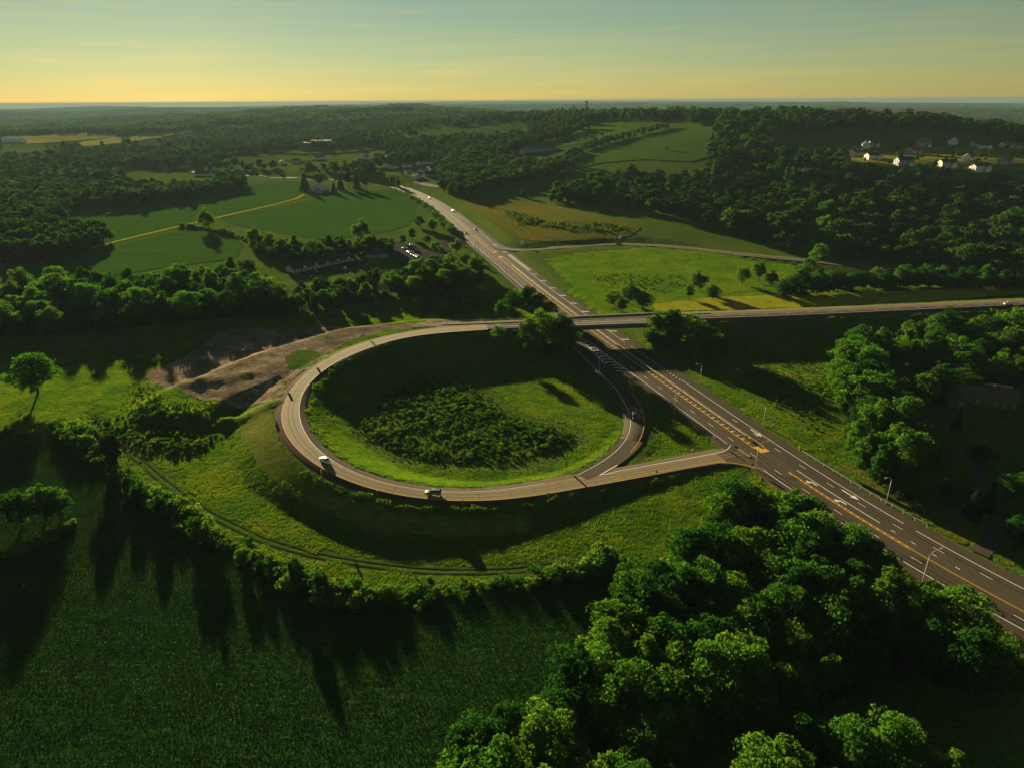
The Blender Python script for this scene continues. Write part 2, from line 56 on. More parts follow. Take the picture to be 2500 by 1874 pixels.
PLACES = {
 'near_field': [[-262.3,214.9],[-164.3,222.8],[-132.8,195.8],[-107.0,173.8],[-79.3,155.4],[-59.8,141.7],[-38.7,131.2],[-23.3,132.1],[-1.0,135.7],[26.2,143.0],[26.5,132.8],[16.1,113.7],[8.5,105.0],[-4.5,96.2],[-10.7,83.7],[-11.6,68.3],[-47.2,46.4],[-116.9,46.6]],
 'field_a': [[-477.3,729.0],[-514.0,814.9],[-446.9,831.3],[-407.5,879.0],[-371.8,1008.5],[-316.6,1046.5],[-284.5,984.4],[-267.2,906.1],[-264.7,847.1],[-297.3,740.8],[-320.0,670.1],[-340.2,590.2],[-352.6,563.3],[-393.1,598.5]],
 'field_b': [[-301.3,713.5],[-288.7,730.8],[-245.6,829.0],[-226.2,897.1],[-140.9,917.6],[-107.5,811.2],[-97.9,697.1],[-96.8,645.0],[-117.1,613.4],[-159.7,585.7],[-218.9,634.4],[-258.6,661.6]],
 'field_c': [[-378.9,464.7],[-347.7,506.9],[-333.3,542.6],[-309.7,646.9],[-284.5,638.4],[-225.0,580.2],[-209.1,516.1],[-252.0,487.6],[-290.1,455.1],[-297.3,408.5],[-334.2,404.4]],
 'bright_meadow': [[27.5,500.1],[54.9,518.6],[106.5,530.6],[155.1,511.1],[193.6,474.3],[197.0,453.9],[155.4,418.4],[108.5,392.8],[79.3,383.8],[57.1,378.8],[48.8,387.6],[33.5,461.4]],
 'verge_strip': [[81.8,389.6],[109.2,395.8],[143.6,399.7],[195.7,404.2],[254.4,408.5],[338.8,423.1],[325.1,404.2],[241.2,384.9],[184.0,377.2],[129.8,373.2],[81.6,368.1]],
 'brown_meadow': [[-64.4,823.7],[-23.0,799.3],[37.9,749.6],[81.2,654.7],[115.6,602.7],[98.2,568.9],[28.6,558.3],[9.9,567.3],[-14.5,640.3],[-47.1,758.3]],
 'dirt_lot': [[-163.0,279.2],[-159.9,287.5],[-153.3,301.2],[-151.7,323.7],[-151.0,339.9],[-123.8,345.5],[-89.7,346.3],[-59.2,327.4],[-46.6,328.8],[-28.9,354.7],[-24.3,326.3],[-40.1,323.1],[-55.5,318.3],[-73.7,307.8],[-83.7,286.2],[-86.8,264.2],[-87.0,245.5],[-87.6,235.7],[-97.6,240.7],[-112.9,243.3],[-130.8,251.2],[-153.2,269.5]],
 'hay_strip': [[-102.5,232.1],[-102.2,240.4],[-89.1,236.6],[-84.2,223.1],[-81.5,212.3],[-72.2,191.8],[-56.2,175.9],[-34.1,166.2],[-14.2,164.5],[5.6,167.3],[5.4,159.8],[-16.4,157.9],[-39.8,160.4],[-62.7,173.5],[-80.9,191.8],[-94.2,211.9]],
 'track_zone': [[-161.4,238.5],[-136.8,213.5],[-112.9,190.6],[-92.0,172.5],[-69.2,157.4],[-50.0,149.5],[-24.8,143.7],[-1.0,143.2],[24.7,149.1]],
 'hill_field_a': [[62.6,995.8],[90.3,1020.1],[129.7,1078.5],[199.8,1127.6],[260.7,1179.6],[320.0,1208.4],[323.9,1152.3],[280.0,1022.8],[258.9,927.1],[214.6,928.8],[185.3,965.5],[143.3,975.9],[102.4,975.9],[69.0,949.2]],
 'hill_field_b': [[-2.4,1316.8],[65.4,1325.9],[110.8,1368.5],[164.9,1387.1],[242.3,1330.9],[269.3,1258.1],[181.8,1201.5],[131.2,1156.7],[72.3,1158.9],[20.3,1164.3]],
 'hill_field_c': [[-57.4,842.7],[-37.6,905.5],[10.1,926.3],[48.4,968.8],[62.5,942.9],[50.1,883.3],[25.4,830.4],[-12.6,811.9]],
 'far_field_a': [[-1213.8,2012.8],[-1197.7,2202.7],[-1157.8,2386.3],[-1082.8,2516.3],[-1046.4,2409.1],[-1076.8,2183.4],[-1091.0,1998.8],[-1113.5,1882.7]],
 'far_field_b': [[-1584.4,2254.7],[-1443.9,2261.5],[-1248.4,2328.4],[-1191.1,2190.1],[-1249.1,2073.5],[-1352.3,1916.8]],
 'far_field_c': [[-542.4,1553.5],[-464.5,1562.4],[-334.0,1517.9],[-266.4,1535.3],[-251.4,1461.4],[-319.7,1448.9],[-413.1,1447.6]],
 'far_field_d': [[-612.4,1128.4],[-584.1,1161.0],[-490.4,1135.9],[-443.5,1091.2],[-437.5,1024.0],[-475.9,1005.0],[-548.4,1031.3]],
 'far_field_e': [[-452.3,1392.7],[-429.3,1438.8],[-364.9,1404.1],[-354.8,1328.6],[-415.6,1330.4]],
 'village_lawn': [[-199.2,1241.3],[-172.8,1321.1],[-112.8,1220.8],[-97.4,972.3],[-147.7,1012.3],[-220.4,1080.3],[-254.8,1216.7]],
 'house_lawn': [[419.4,921.7],[455.9,937.9],[502.1,922.4],[565.5,919.6],[644.0,912.3],[700.7,907.9],[596.7,766.0],[492.1,758.0],[426.4,775.5],[391.3,808.7]],
 'house_lawn_b': [[496.1,728.7],[528.2,734.6],[563.6,722.1],[548.3,699.9],[517.4,716.5]],
 'right_yard': [[152.4,229.7],[162.2,231.6],[180.2,227.4],[200.1,231.1],[146.8,157.6],[135.8,162.2],[145.7,193.4],[144.4,209.5]],
 'right_verge': [[111.5,193.8],[116.1,187.9],[121.7,176.9],[128.2,166.9],[126.5,155.7],[120.4,150.1],[116.0,164.3],[109.6,180.7],[105.4,197.0]],
 'motel_lot': [[-145.7,455.2],[-131.8,474.7],[-103.0,495.0],[-84.9,533.7],[-95.1,564.6],[-69.2,508.5],[-48.3,602.1],[-64.8,586.2],[-77.3,559.3],[-91.6,579.5],[-104.2,561.6],[-88.4,509.5],[-120.9,484.1],[-148.8,465.8]],
 'cark_lot': [[-104.3,558.0],[-99.5,580.3],[-67.6,540.9],[-49.6,619.4],[-36.6,575.8],[-58.0,485.7],[-77.1,479.4]],
 'loop_scrub': [[-62.6,231.1],[-57.5,253.6],[-49.4,275.0],[-36.4,285.0],[-19.7,282.3],[-10.0,267.8],[-1.2,247.5],[7.7,235.0],[18.1,232.5],[26.1,222.4],[25.0,210.9],[12.7,197.9],[-2.6,192.5],[-22.3,195.5],[-39.9,201.7],[-55.0,215.2]],
 'west_scrub': [[-164.5,267.6],[-155.8,274.7],[-130.3,249.9],[-112.4,241.8],[-101.8,239.3],[-103.8,233.0],[-97.2,212.1],[-104.8,204.9],[-118.3,197.2],[-138.9,208.5],[-166.2,234.5],[-163.8,242.8],[-151.8,240.5]],
 'south_scrub': [[-138.9,208.5],[-118.3,197.2],[-104.8,204.9],[-96.3,211.1],[-80.9,189.8],[-62.1,170.9],[-38.6,154.0],[-13.3,149.7],[17.6,152.2],[35.0,159.3],[39.5,156.0],[26.7,146.2],[-1.0,138.0],[-23.7,135.2],[-41.5,133.7],[-57.7,142.5],[-81.4,160.8],[-111.4,182.8]],
 'east_scrub': [[97.8,294.2],[121.4,310.7],[140.7,302.9],[157.7,299.5],[135.5,249.1],[115.8,209.8],[109.0,200.0],[102.8,213.5],[95.7,240.7],[93.5,269.1]],
 'mid_scrub': [[-63.9,418.9],[-50.6,445.5],[-33.4,464.1],[-16.9,404.6],[-14.5,375.1],[-31.6,358.1],[-51.0,371.5]],
 'meadow_scrub': [[45.2,450.8],[72.2,466.2],[108.9,458.0],[139.6,444.3],[127.3,421.6],[88.2,401.5],[54.8,402.5]],
 'brown_scrub': [[-21.8,752.3],[3.0,714.9],[41.0,637.6],[86.4,626.7],[114.1,594.3],[94.9,572.4],[49.8,587.2],[2.5,625.2]],
 'hedge_line': [[-171.1,230.5],[-151.7,215.4],[-133.7,198.8],[-117.8,184.2],[-108.3,176.3],[-94.2,166.5],[-79.8,156.9],[-68.9,147.3],[-54.6,139.8],[-41.3,132.7],[-32.2,131.9],[-23.5,133.5],[-12.4,135.9],[-1.0,137.6],[13.0,140.8],[27.1,144.8]],
 'hedge_far': [[-315.4,664.7],[-289.6,650.8],[-262.3,625.5],[-236.8,601.7],[-209.6,569.3]],
 'hedge_left': [[-136.1,150.1],[-130.4,152.7],[-127.4,157.9],[-124.7,165.1]],
 'wood_south': [[66.3,168.3],[73.2,162.1],[82.3,156.2],[84.0,143.6],[87.1,133.4],[87.9,122.7],[95.9,118.8],[100.0,108.4],[98.6,102.2],[89.3,104.7],[79.5,108.7],[69.0,102.6],[57.2,100.4],[47.9,99.4],[40.3,100.6],[32.1,96.2],[26.1,88.1],[21.2,75.1],[-11.9,75.4],[-8.8,83.8],[-4.2,91.4],[6.0,95.4],[12.6,101.0],[17.2,109.5],[23.0,123.7],[37.2,136.9],[51.5,148.2]],
 'wood_bottom': [[36.6,79.8],[41.8,83.7],[50.9,86.8],[60.1,85.8],[67.8,86.7],[72.8,80.3],[74.7,71.5],[32.1,71.9]],
 'wood_east': [[150.7,290.2],[172.4,313.4],[203.1,320.8],[250.2,319.1],[273.6,314.8],[240.0,270.9],[189.1,255.7],[162.3,241.6],[137.1,212.9],[127.3,189.4],[111.4,180.9],[108.6,186.7],[117.6,213.2],[131.6,251.5]],
 'band_west': [[-358.8,425.2],[-316.9,415.5],[-307.3,427.1],[-272.9,413.8],[-264.5,440.4],[-227.4,426.2],[-204.4,441.5],[-184.1,460.8],[-146.3,420.5],[-134.5,420.1],[-101.3,427.3],[-77.1,441.6],[-45.5,460.5],[-25.2,463.9],[-19.0,428.3],[-44.3,414.7],[-83.2,393.8],[-118.5,373.6],[-154.5,365.3],[-197.3,348.8],[-236.7,333.4],[-286.4,330.7]],
 'wood_far_west': [[-532.9,652.7],[-470.6,677.3],[-408.9,642.1],[-347.4,592.2],[-336.3,554.6],[-343.7,515.0],[-406.8,488.0]],
 'wood_far_west_b': [[-896.6,1056.5],[-694.6,1020.8],[-588.4,953.7],[-503.8,959.2],[-431.4,937.0],[-383.0,1006.6],[-356.9,951.8],[-391.5,872.2],[-429.0,809.9],[-492.6,782.4],[-438.0,675.7],[-604.1,697.4]],
 'wood_hill_edge': [[31.9,860.2],[93.0,912.7],[170.9,887.5],[219.8,852.8],[263.6,749.4],[225.7,544.9],[194.2,479.2],[154.6,583.8],[107.5,658.4],[46.2,725.1]],
 'row_north': [[164.7,406.5],[181.2,412.5],[220.1,422.4],[257.5,427.0],[291.2,424.5],[350.0,413.4],[340.2,400.6],[281.6,409.0],[249.5,412.3],[212.8,407.0],[175.3,397.6],[159.4,391.9]],
 'trees_bridge_nw': [[-5.1,362.6,9],[1.3,371.5,12],[9.2,376.0,14],[15.5,368.3,12],[20.2,359.2,10]],
 'trees_bridge_sw': [[7.6,306.8,11],[14.8,311.4,14],[23.2,311.7,13],[12.9,301.7,10],[21.5,301.4,11],[27.7,306.0,10],[18.1,298.0,8]],
 'trees_ramp_side': [[-6.7,308.2,7],[7.0,300.2,5]],
 'trees_bridge_ne': [[58.2,378.1,10],[68.6,385.7,12],[74.9,375.8,10],[62.0,368.6,9]],
 'trees_bridge_se': [[71.6,320.4,12],[78.8,317.3,13],[86.9,313.6,12],[73.8,308.2,11],[93.1,306.4,11],[97.2,297.6,9],[68.2,311.5,9],[82.3,297.9,11]],
 'trees_meadow': [[116.2,412.1,13],[105.8,395.2,9],[118.9,392.7,9],[147.3,426.9,12],[159.8,433.5,14],[163.1,421.6,10]],
 'vine_tree': [[272.7,601.0,22],[250.5,552.0,20],[230.6,507.4,19],[211.1,466.9,17],[194.2,440.4,14]],
 'trees_motel_back': [[-217.2,577.6,14],[-196.4,555.8,13],[-174.3,522.9,15],[-169.7,535.1,15],[-152.3,504.6,12],[-146.2,521.2,11],[-142.8,538.8,14],[-133.0,532.7,13],[-125.1,570.4,20],[-110.3,536.6,14],[-99.6,527.0,12],[-95.3,544.7,9]],
 'trees_lot': [[-84.9,638.7,12],[-69.8,617.3,12],[-83.9,582.9,10],[-67.8,561.6,8],[-57.7,525.3,10],[-42.4,524.2,11],[-32.8,484.6,9],[-89.0,563.7,8]],
 'lone_field_tree': [[-281.7,644.2,20]],
 'west_lone_tree': [[-195.8,259.8,17]],
 'shadow_tree': [[-131.2,197.3,13]],
 'field_edge_trees': [[-139.4,164.4,12],[-134.4,166.8,12],[-130.5,168.0,9]],
 'field_left_trees': [[-362.0,607.3,13],[-345.0,591.1,11]],
 'farm_conifers': [[-272.7,934.8,22]],
 'farm_pines': [[-257.7,954.4,17],[-224.0,930.1,20],[-216.2,942.1,21],[-204.3,938.3,20],[-187.4,914.4,18],[-225.4,897.9,15]],
 'road_trees': [[-153.6,964.7,14],[-166.9,1000.2,13],[-62.1,833.0,12],[-49.3,801.7,9],[-82.4,876.0,12],[-38.9,805.2,10],[13.9,797.8,9]],
 'yard_round_tree': [[136.9,194.0,7]],
 'yard_trees': [[120.7,181.4,6],[128.7,174.6,7],[133.6,175.8,7],[114.4,173.5,4],[118.5,173.5,5],[119.7,167.2,4],[148.4,174.3,9],[152.4,195.6,7],[134.6,151.3,9],[150.8,164.4,12],[124.2,204.0,8],[120.9,191.4,7],[115.7,191.5,7]],
 'yard_spruces': [[131.0,165.5,10],[137.9,169.0,10],[160.1,221.2,8],[117.5,183.9,5],[116.1,186.8,6]],
 'hill_shrub_trees': [[119.6,1190.7,8],[130.8,1188.9,9],[151.0,1200.2,9],[218.7,1009.7,6]],
 'hedge_trees': [[-111.3,175.9,7],[-101.6,168.3,7.5],[-86.4,157.7,8],[-81.4,154.7,8],[-70.1,145.9,6],[-53.6,138.3,8.5],[-47.2,135.6,6],[-20.3,137.1,3.5],[-119.2,183.1,5],[-64.1,142.1,5]],
 'hill_wood': [[23.5,766.4],[112.6,688.7],[162.0,611.1],[187.7,561.2],[206.3,508.7],[220.8,440.9],[389.6,435.2]],
 'wood_mid': [[-115.0,1125.5],[-79.7,1202.0],[-30.9,1114.8],[-2.1,1054.0],[49.1,986.2],[90.2,983.5],[58.0,922.1],[15.4,884.6],[-30.0,858.0],[-54.9,807.1],[-85.9,884.6]],
 'hill_hedge': [[59.3,997.6],[96.0,1089.5],[144.5,1146.6],[199.2,1170.1],[259.9,1214.3],[269.3,1204.6],[210.8,1152.0],[155.6,1119.8],[111.9,1074.7],[72.1,996.0]],
 'hill_hedge_b': [[-92.2,1213.2],[-34.5,1255.0],[14.1,1276.9],[79.7,1285.0],[133.6,1336.8],[144.4,1319.7],[89.9,1255.5],[21.2,1220.5],[-32.6,1177.9],[-75.6,1136.2]],
 'motel_fill': [[-220.2,579.3],[-186.8,547.7],[-150.0,548.9],[-103.0,556.7],[-90.9,527.1],[-139.4,506.7],[-163.6,495.3],[-195.7,530.1]],
 'lot_island': [[-100.7,284.0],[-98.1,293.2],[-90.9,293.7],[-84.8,286.3],[-84.6,274.4],[-89.0,268.6],[-95.5,273.4]],
 'lot_sliver': [[-79.4,299.1],[-71.7,308.9],[-63.2,311.1],[-68.5,304.0],[-75.7,297.0]],
 'gore_l': [[31.9,335.0],[35.6,316.9],[39.2,300.9],[42.4,285.4],[45.3,272.5]],
 'gore_r': [[32.1,335.6],[37.2,318.0],[42.8,301.9],[47.8,288.6],[51.6,276.7]],
 'apron': [[50.2,195.8],[58.3,199.3],[71.5,204.1],[73.8,206.3],[75.6,209.5],[77.2,204.6],[80.0,197.9],[82.8,188.7],[79.8,190.8],[77.4,193.0],[75.1,194.7],[72.1,196.2],[67.3,196.2],[59.5,194.2],[51.7,191.7]],
 'apron_white': [[32.5,190.2],[45.2,195.1],[58.4,199.7],[67.9,203.1],[71.6,204.5],[73.4,206.0],[74.5,207.6],[75.2,209.2]],
 'apron_yellow': [[31.8,185.3],[44.3,189.9],[57.1,194.3],[63.7,196.3],[67.5,197.1],[70.0,197.2],[72.4,197.0],[75.5,195.5],[78.2,194.0],[80.5,192.5]],
 'vee_white': [[34.0,194.7],[27.4,187.9]],
 'vee_lower': [[27.4,188.0],[32.4,189.7]],
 'wood_left_out': [[-605.4,493.1],[-366.6,431.5],[-314.5,384.9],[-278.0,338.5],[-254.2,288.6],[-350.7,267.6]],
 'cars_hw': [[-95.3,859.7],[-60.6,749.8],[-30.9,637.2],[-42.1,618.6]],
 'car_sedan': [[-60.7,190.1]],
 'car_suv': [[-23.6,172.5]],
 'car_exit': [[46.1,231.0]],
 'car_ne': [[87.0,560.2]],
 'car_over': [[266.1,354.3]],
 'cars_lot': [[-84.9,545.5],[-79.3,532.8],[-77.3,528.7],[-74.7,522.0],[-72.5,518.0],[-69.6,512.8],[-80.9,558.0]],
 'cars_motel': [[-124.8,475.6],[-117.8,478.1],[-104.6,487.5],[-135.5,469.1]],
 'lamps_west': [[37.5,273.7],[61.5,234.9],[78.4,193.0],[100.6,136.2]],
 'lamps_east': [[79.1,265.3],[91.9,225.0],[110.3,172.6],[65.5,323.3]],
 'lamp_bridge': [[22.2,344.5]],
 'lamp_ne': [[37.7,553.1]],
 'poles': [[-27.1,521.6],[-25.3,528.5]],
 'sign_white': [[8.9,549.9],[88.7,560.2]],
 'sign_yellow_ne': [[79.3,561.8],[85.0,561.5]],
 'chevrons': [[-71.1,305.6],[-86.9,277.2],[-91.0,251.2],[-87.0,224.1],[-59.1,182.1],[-37.7,171.7],[-14.6,168.2],[8.9,173.8]],
 'sign_loop': [[17.2,191.8]],
 'marker_branch': [[45.6,188.8]],
 'signs_small': [[77.0,192.2],[70.1,211.7],[95.2,224.1],[61.3,239.1],[36.4,276.1]],
 'sign_lattice': [[102.4,195.4]],
 'bales': [[60.8,175.5],[61.2,172.1]],
 'farmhouse': [[-255.6,925.9],[-243.0,909.6]],
 'restaurant': [[-475.7,1126.9]],
 'grey_hall': [[-629.6,1379.4]],
 'white_shed_far': [[-1390.2,1999.1]],
 'school': [[-402.6,1578.0]],
 'village': [[-168.0,1160.7],[-150.6,1173.2],[-136.1,1180.5],[-148.9,1073.0],[-134.3,1080.4],[-119.3,1092.2],[-134.4,1013.5],[-114.9,1017.6],[-417.0,1306.6],[-397.1,1326.0],[-267.8,1324.6],[-242.9,1330.0],[-189.8,1155.2],[-266.5,1234.8],[-365.2,1369.4],[-228.3,1346.3]],
 'apartments': [[-17.0,1270.5],[46.0,1151.5],[21.5,1152.2]],
 'homes': [[405.9,876.5],[409.3,860.8],[441.9,917.0],[454.3,923.0],[467.0,929.4],[417.4,825.2],[430.8,782.7],[490.9,877.3],[528.5,923.0],[570.9,932.9],[594.3,918.6],[598.8,912.7],[629.9,916.3],[472.7,772.7],[512.5,803.9],[502.5,762.6],[539.7,783.1],[644.1,913.3]],
 'wood_house': [[174.5,250.9],[183.5,241.8]],
 'wood_house_edge': [[547.2,964.1]],
 'motel': [[-150.7,467.1],[-117.5,506.1]],
 'motel_b': [[-109.3,513.6],[-100.8,511.6]],
 'towers': [[150.0,1450.0],[124.0,1450.0]],
 'hill_lane': [[-39.6,856.9],[-19.3,839.2],[7.0,817.3],[24.6,799.0]],
 'village_road': [[-136.0,1002.3],[-116.7,962.0],[-99.1,927.6],[-81.2,900.8]],
 'farm_path': [[-347.4,557.6],[-340.2,590.2],[-318.9,667.5],[-296.1,737.5],[-271.0,813.7],[-261.2,854.4],[-262.7,896.4]],
 'driveway': [[122.0,148.0],[127.6,152.9],[132.2,155.9],[138.3,162.1],[144.1,179.3],[152.5,199.5],[158.7,220.0]],
 'hedge_fence': [[188.0,266.4],[205.2,257.6]],
}
# ------------------------------------------------------------------ terrain
HILLS = [  # centre x, y, spread left, spread right, spread y, height (metres)
    (610, 1090, 290, 250, 250, 52), (280, 1400, 250, 330, 330, 50), (40, 1900, 330, 420, 330, 56),
    (-230, 3000, 700, 330, 420, 70), (-780, 4500, 1150, 650, 600, 76), (2700, 5200, 900, 900, 700, 40),
    (-4700, 6500, 500, 420, 600, 80), (-3300, 7200, 600, 900, 500, 62), (-6500, 10500, 1500, 1500, 700, 120), (900, 7600, 2500, 2500, 900, 45), (-3000, 9500, 2500, 2500, 900, 55),
    (4200, 9000, 2500, 2500, 900, 50), (1500, 15000, 5000, 5000, 1500, 75), (-6000, 16000, 4000, 4000, 1500, 60), (-2000, 21000, 9000, 9000, 2000, 90), (-1500, 2300, 500, 500, 300, 14),
    (-900, 1750, 350, 350, 200, 9), (160, 640, 120, 140, 70, 5)]
def base_height(x, y):
    x = np.asarray(x, float); y = np.asarray(y, float)
    z = np.zeros_like(x) - 0.6
    for cx, cy, sl, sr, sy, a in HILLS:
        s = np.where(x < cx, sl, sr)
        z = z + a * np.exp(-0.5 * (((x - cx) / s) ** 2 + ((y - cy) / sy) ** 2))
    d = np.hypot(x, y)
    far = np.clip((d - 900) / 2500, 0, 1)
    n = np.sin(x / 310 + 1.3) * np.sin(y / 270 + .4) + .6 * np.sin(x / 141 + y / 190 + 2) * np.sin(y / 123 - x / 260) + .35 * np.sin(x / 63 + 4) * np.sin(y / 71 + 1)
    z = z + n * (0.35 + 9 * far)
    # the plain sinks away towards the far left, and a little to the far right
    a = x / np.maximum(y, 1.0); z = z - np.where(y > 0, np.maximum(0, d - 3500) * (.0085 * np.clip((-a - .05) / .6, 0, 1) + .003 * np.clip((a - .3) / .4, 0, 1)), 0)
    # the estate stands on a terrace of the hill
    w = np.exp(-((x - 490) / 160) ** 4 - ((y - 822) / 78) ** 4); z = z * (1 - w) + w * (45 + .03 * (y - 815))
    # the crop field in front of the loop lies in a slight hollow
    z = z - 1.2 * np.exp(-0.5 * (((x + 70) / 120) ** 2 + ((y - 110) / 70) ** 2))
    # drained hollow inside the loop
    z = z - 1.0 * np.exp(-0.5 * (((x + 22) / 40) ** 2 + ((y - 262) / 45) ** 2))
    return z
def seg_nearest(x, y, P):
    """distance to a polyline P (n,3+) and the interpolated height there"""
    best = np.full(x.shape, 1e9); zz = np.zeros(x.shape)
    for a, b in zip(P[:-1], P[1:]):
        dx, dy = b[0] - a[0], b[1] - a[1]; L = dx * dx + dy * dy + 1e-9
        t = np.clip(((x - a[0]) * dx + (y - a[1]) * dy) / L, 0, 1)
        d = np.hypot(x - a[0] - t * dx, y - a[1] - t * dy)
        m = d < best
        best = np.where(m, d, best); zz = np.where(m, a[2] + t * (b[2] - a[2]), zz)
    return best, zz
def ground_height(x, y, roads):
    """roads: list of (polyline n x 3, half width, cut)"""
    x = np.asarray(x, float); y = np.asarray(y, float)
    z = base_height(x, y); z0 = z.copy()
    hard = []
    for P, hw, cut in roads:
        P = np.asarray(P, float); r = hw + 45
        m = (x > P[:, 0].min() - r) & (x < P[:, 0].max() + r) & (y > P[:, 1].min() - r) & (y < P[:, 1].max() + r)
        if not m.any(): continue
        d, zr = seg_nearest(x[m], y[m], P)
        e = np.maximum(d - hw - 1.5, 0)
        zm = z[m]
        fill = zr - .3 - e / 2.6
        zm = np.maximum(zm, np.where(e < 40, fill, -99))
        cutz = zr - .3 + e / 2.2
        zm = np.minimum(zm, np.where(d < hw + 38, cutz, 1e9)) if cut else zm
        z[m] = zm
        hard.append((m, d, zr, hw, cut))
    for m, d, zr, hw, cut in hard:      # no ground above a carriageway
        zm = z[m]; z[m] = np.where(d < hw + 1.2, np.minimum(zm, zr - .3), zm)
    return z
# ------------------------------------------------------------------ helpers
def tag(o, label=None, cat=None, group=None, kind=None):
    if label: o['label'] = label
    if cat: o['category'] = cat
    if group: o['group'] = group
    if kind: o['kind'] = kind
    return o
def empty(name, loc, rz=0):
    o = bpy.data.objects.new(name, None); o.empty_display_size = .5; col.objects.link(o)
    o.location = loc; o.rotation_euler = (0, 0, rz); return o
def link(name, me, parent=None, loc=None, rz=None):
    o = bpy.data.objects.new(name, me); col.objects.link(o)
    if parent: o.parent = parent
    if loc is not None: o.location = loc
    if rz is not None: o.rotation_euler = (0, 0, rz)
    return o
def mesh_arrays(name, V, Fq, mats=(), smooth=False, midx=None):
    """V (n,3), Fq (m,k) index array, k = 3 or 4"""
    me = bpy.data.meshes.new(name); V = np.asarray(V, np.float32); Fq = np.asarray(Fq, np.int32)
    me.vertices.add(len(V)); me.vertices.foreach_set('co', V.ravel())
    k = Fq.shape[1]; me.loops.add(Fq.size); me.loops.foreach_set('vertex_index', Fq.ravel())
    me.polygons.add(len(Fq)); me.polygons.foreach_set('loop_start', np.arange(0, Fq.size, k, dtype=np.int32))
    for m in mats: me.materials.append(m)
    if midx is not None: me.polygons.foreach_set('material_index', np.asarray(midx, np.int32))
    me.update(calc_edges=True)
    if smooth: me.polygons.foreach_set('use_smooth', np.ones(len(Fq), bool))
    return me
class MB:
    def __init__(s): s.v = []; s.f = []
    def quad(s, a, b, c, d):
        n = len(s.v); s.v += [tuple(a), tuple(b), tuple(c), tuple(d)]; s.f.append((n, n + 1, n + 2, n + 3)); return s
    def poly(s, pts):
        n = len(s.v); s.v += [tuple(p) for p in pts]; s.f.append(tuple(range(n, n + len(pts)))); return s
    def box(s, x0, x1, y0, y1, z0, z1):
        n = len(s.v)
        s.v += [(x0, y0, z0), (x1, y0, z0), (x1, y1, z0), (x0, y1, z0), (x0, y0, z1), (x1, y0, z1), (x1, y1, z1), (x0, y1, z1)]
        s.f += [tuple(n + i for i in q) for q in ((3, 2, 1, 0), (4, 5, 6, 7), (0, 1, 5, 4), (1, 2, 6, 5), (2, 3, 7, 6), (3, 0, 4, 7))]; return s
    def prism(s, pts, axis, a, b):
        """closed outline of 2D points swept from a to b along axis 0/1/2"""
        n = len(s.v); k = len(pts)
        def put(p, t):
            if axis == 0: return (t, p[0], p[1])
            if axis == 1: return (p[0], t, p[1])
            return (p[0], p[1], t)
        s.v += [put(p, a) for p in pts] + [put(p, b) for p in pts]
        s.f += [tuple(n + i for i in range(k))[::-1], tuple(n + k + i for i in range(k))]
        s.f += [(n + i, n + (i + 1) % k, n + k + (i + 1) % k, n + k + i) for i in range(k)]; return s
    def tube(s, pts, radii, seg=8, cap=True):
        pts = [Vector(p) for p in pts]; rings = []
        for i, p in enumerate(pts):
            t = (pts[min(i + 1, len(pts) - 1)] - pts[max(i - 1, 0)]).normalized()
            u = t.cross(Vector((0, 0, 1)) if abs(t.z) < .9 else Vector((1, 0, 0))).normalized(); w = t.cross(u)
            n = len(s.v); r = radii[i] if hasattr(radii, '__len__') else radii
            s.v += [tuple(p + u * (r * math.cos(a)) + w * (r * math.sin(a))) for a in (2 * math.pi * j / seg for j in range(seg))]
            rings.append(n)
        for a, b in zip(rings[:-1], rings[1:]):
            s.f += [(a + j, a + (j + 1) % seg, b + (j + 1) % seg, b + j) for j in range(seg)]
        if cap:
            s.f += [tuple(rings[0] + j for j in range(seg))[::-1], tuple(rings[-1] + j for j in range(seg))]
        return s
    def mesh(s, name, mat=None, smooth=False):
        me = bpy.data.meshes.new(name); me.from_pydata(s.v, [], s.f); me.update()
        if mat: me.materials.append(mat)
        if smooth:
            for p in me.polygons: p.use_smooth = True
        return me
    def build(s, name, mat, parent=None, smooth=False, **k): return link(name, s.mesh(name, mat, smooth), parent, **k)

# ------------------------------------------------------------------ materials
def node_mat(name):
    m = bpy.data.materials.new(name); m.use_nodes = True; m.node_tree.nodes.clear()
    return m, m.node_tree.nodes, m.node_tree.links
def ramp(n, l, src, cols, pos=None):
    r = n.new('ShaderNodeValToRGB'); el = r.color_ramp.elements
    pos = pos or [i / (len(cols) - 1) for i in range(len(cols))]
    while len(el) < len(cols): el.new(.5)
    for e, c, p in zip(el, cols, pos): e.position = p; e.color = (*c, 1)
    l.new(src, r.inputs[0]); return r.outputs[0]
def noise(n, l, vec, scale, detail=4, rough=.6):
    z = n.new('ShaderNodeTexNoise'); z.inputs['Scale'].default_value = scale; z.inputs['Detail'].default_value = detail; z.inputs['Roughness'].default_value = rough
    if vec is not None: l.new(vec, z.inputs['Vector'])
    return z.outputs[0]
def mixc(n, l, fac, a, b, mode='MIX'):
    m = n.new('ShaderNodeMix'); m.data_type = 'RGBA'; m.blend_type = mode
    for sock, v in ((0, fac), (6, a), (7, b)):
        if hasattr(v, 'node'): l.new(v, m.inputs[sock])
        else: m.inputs[sock].default_value = v if sock == 0 else (*v, 1)
    return m.outputs[2]
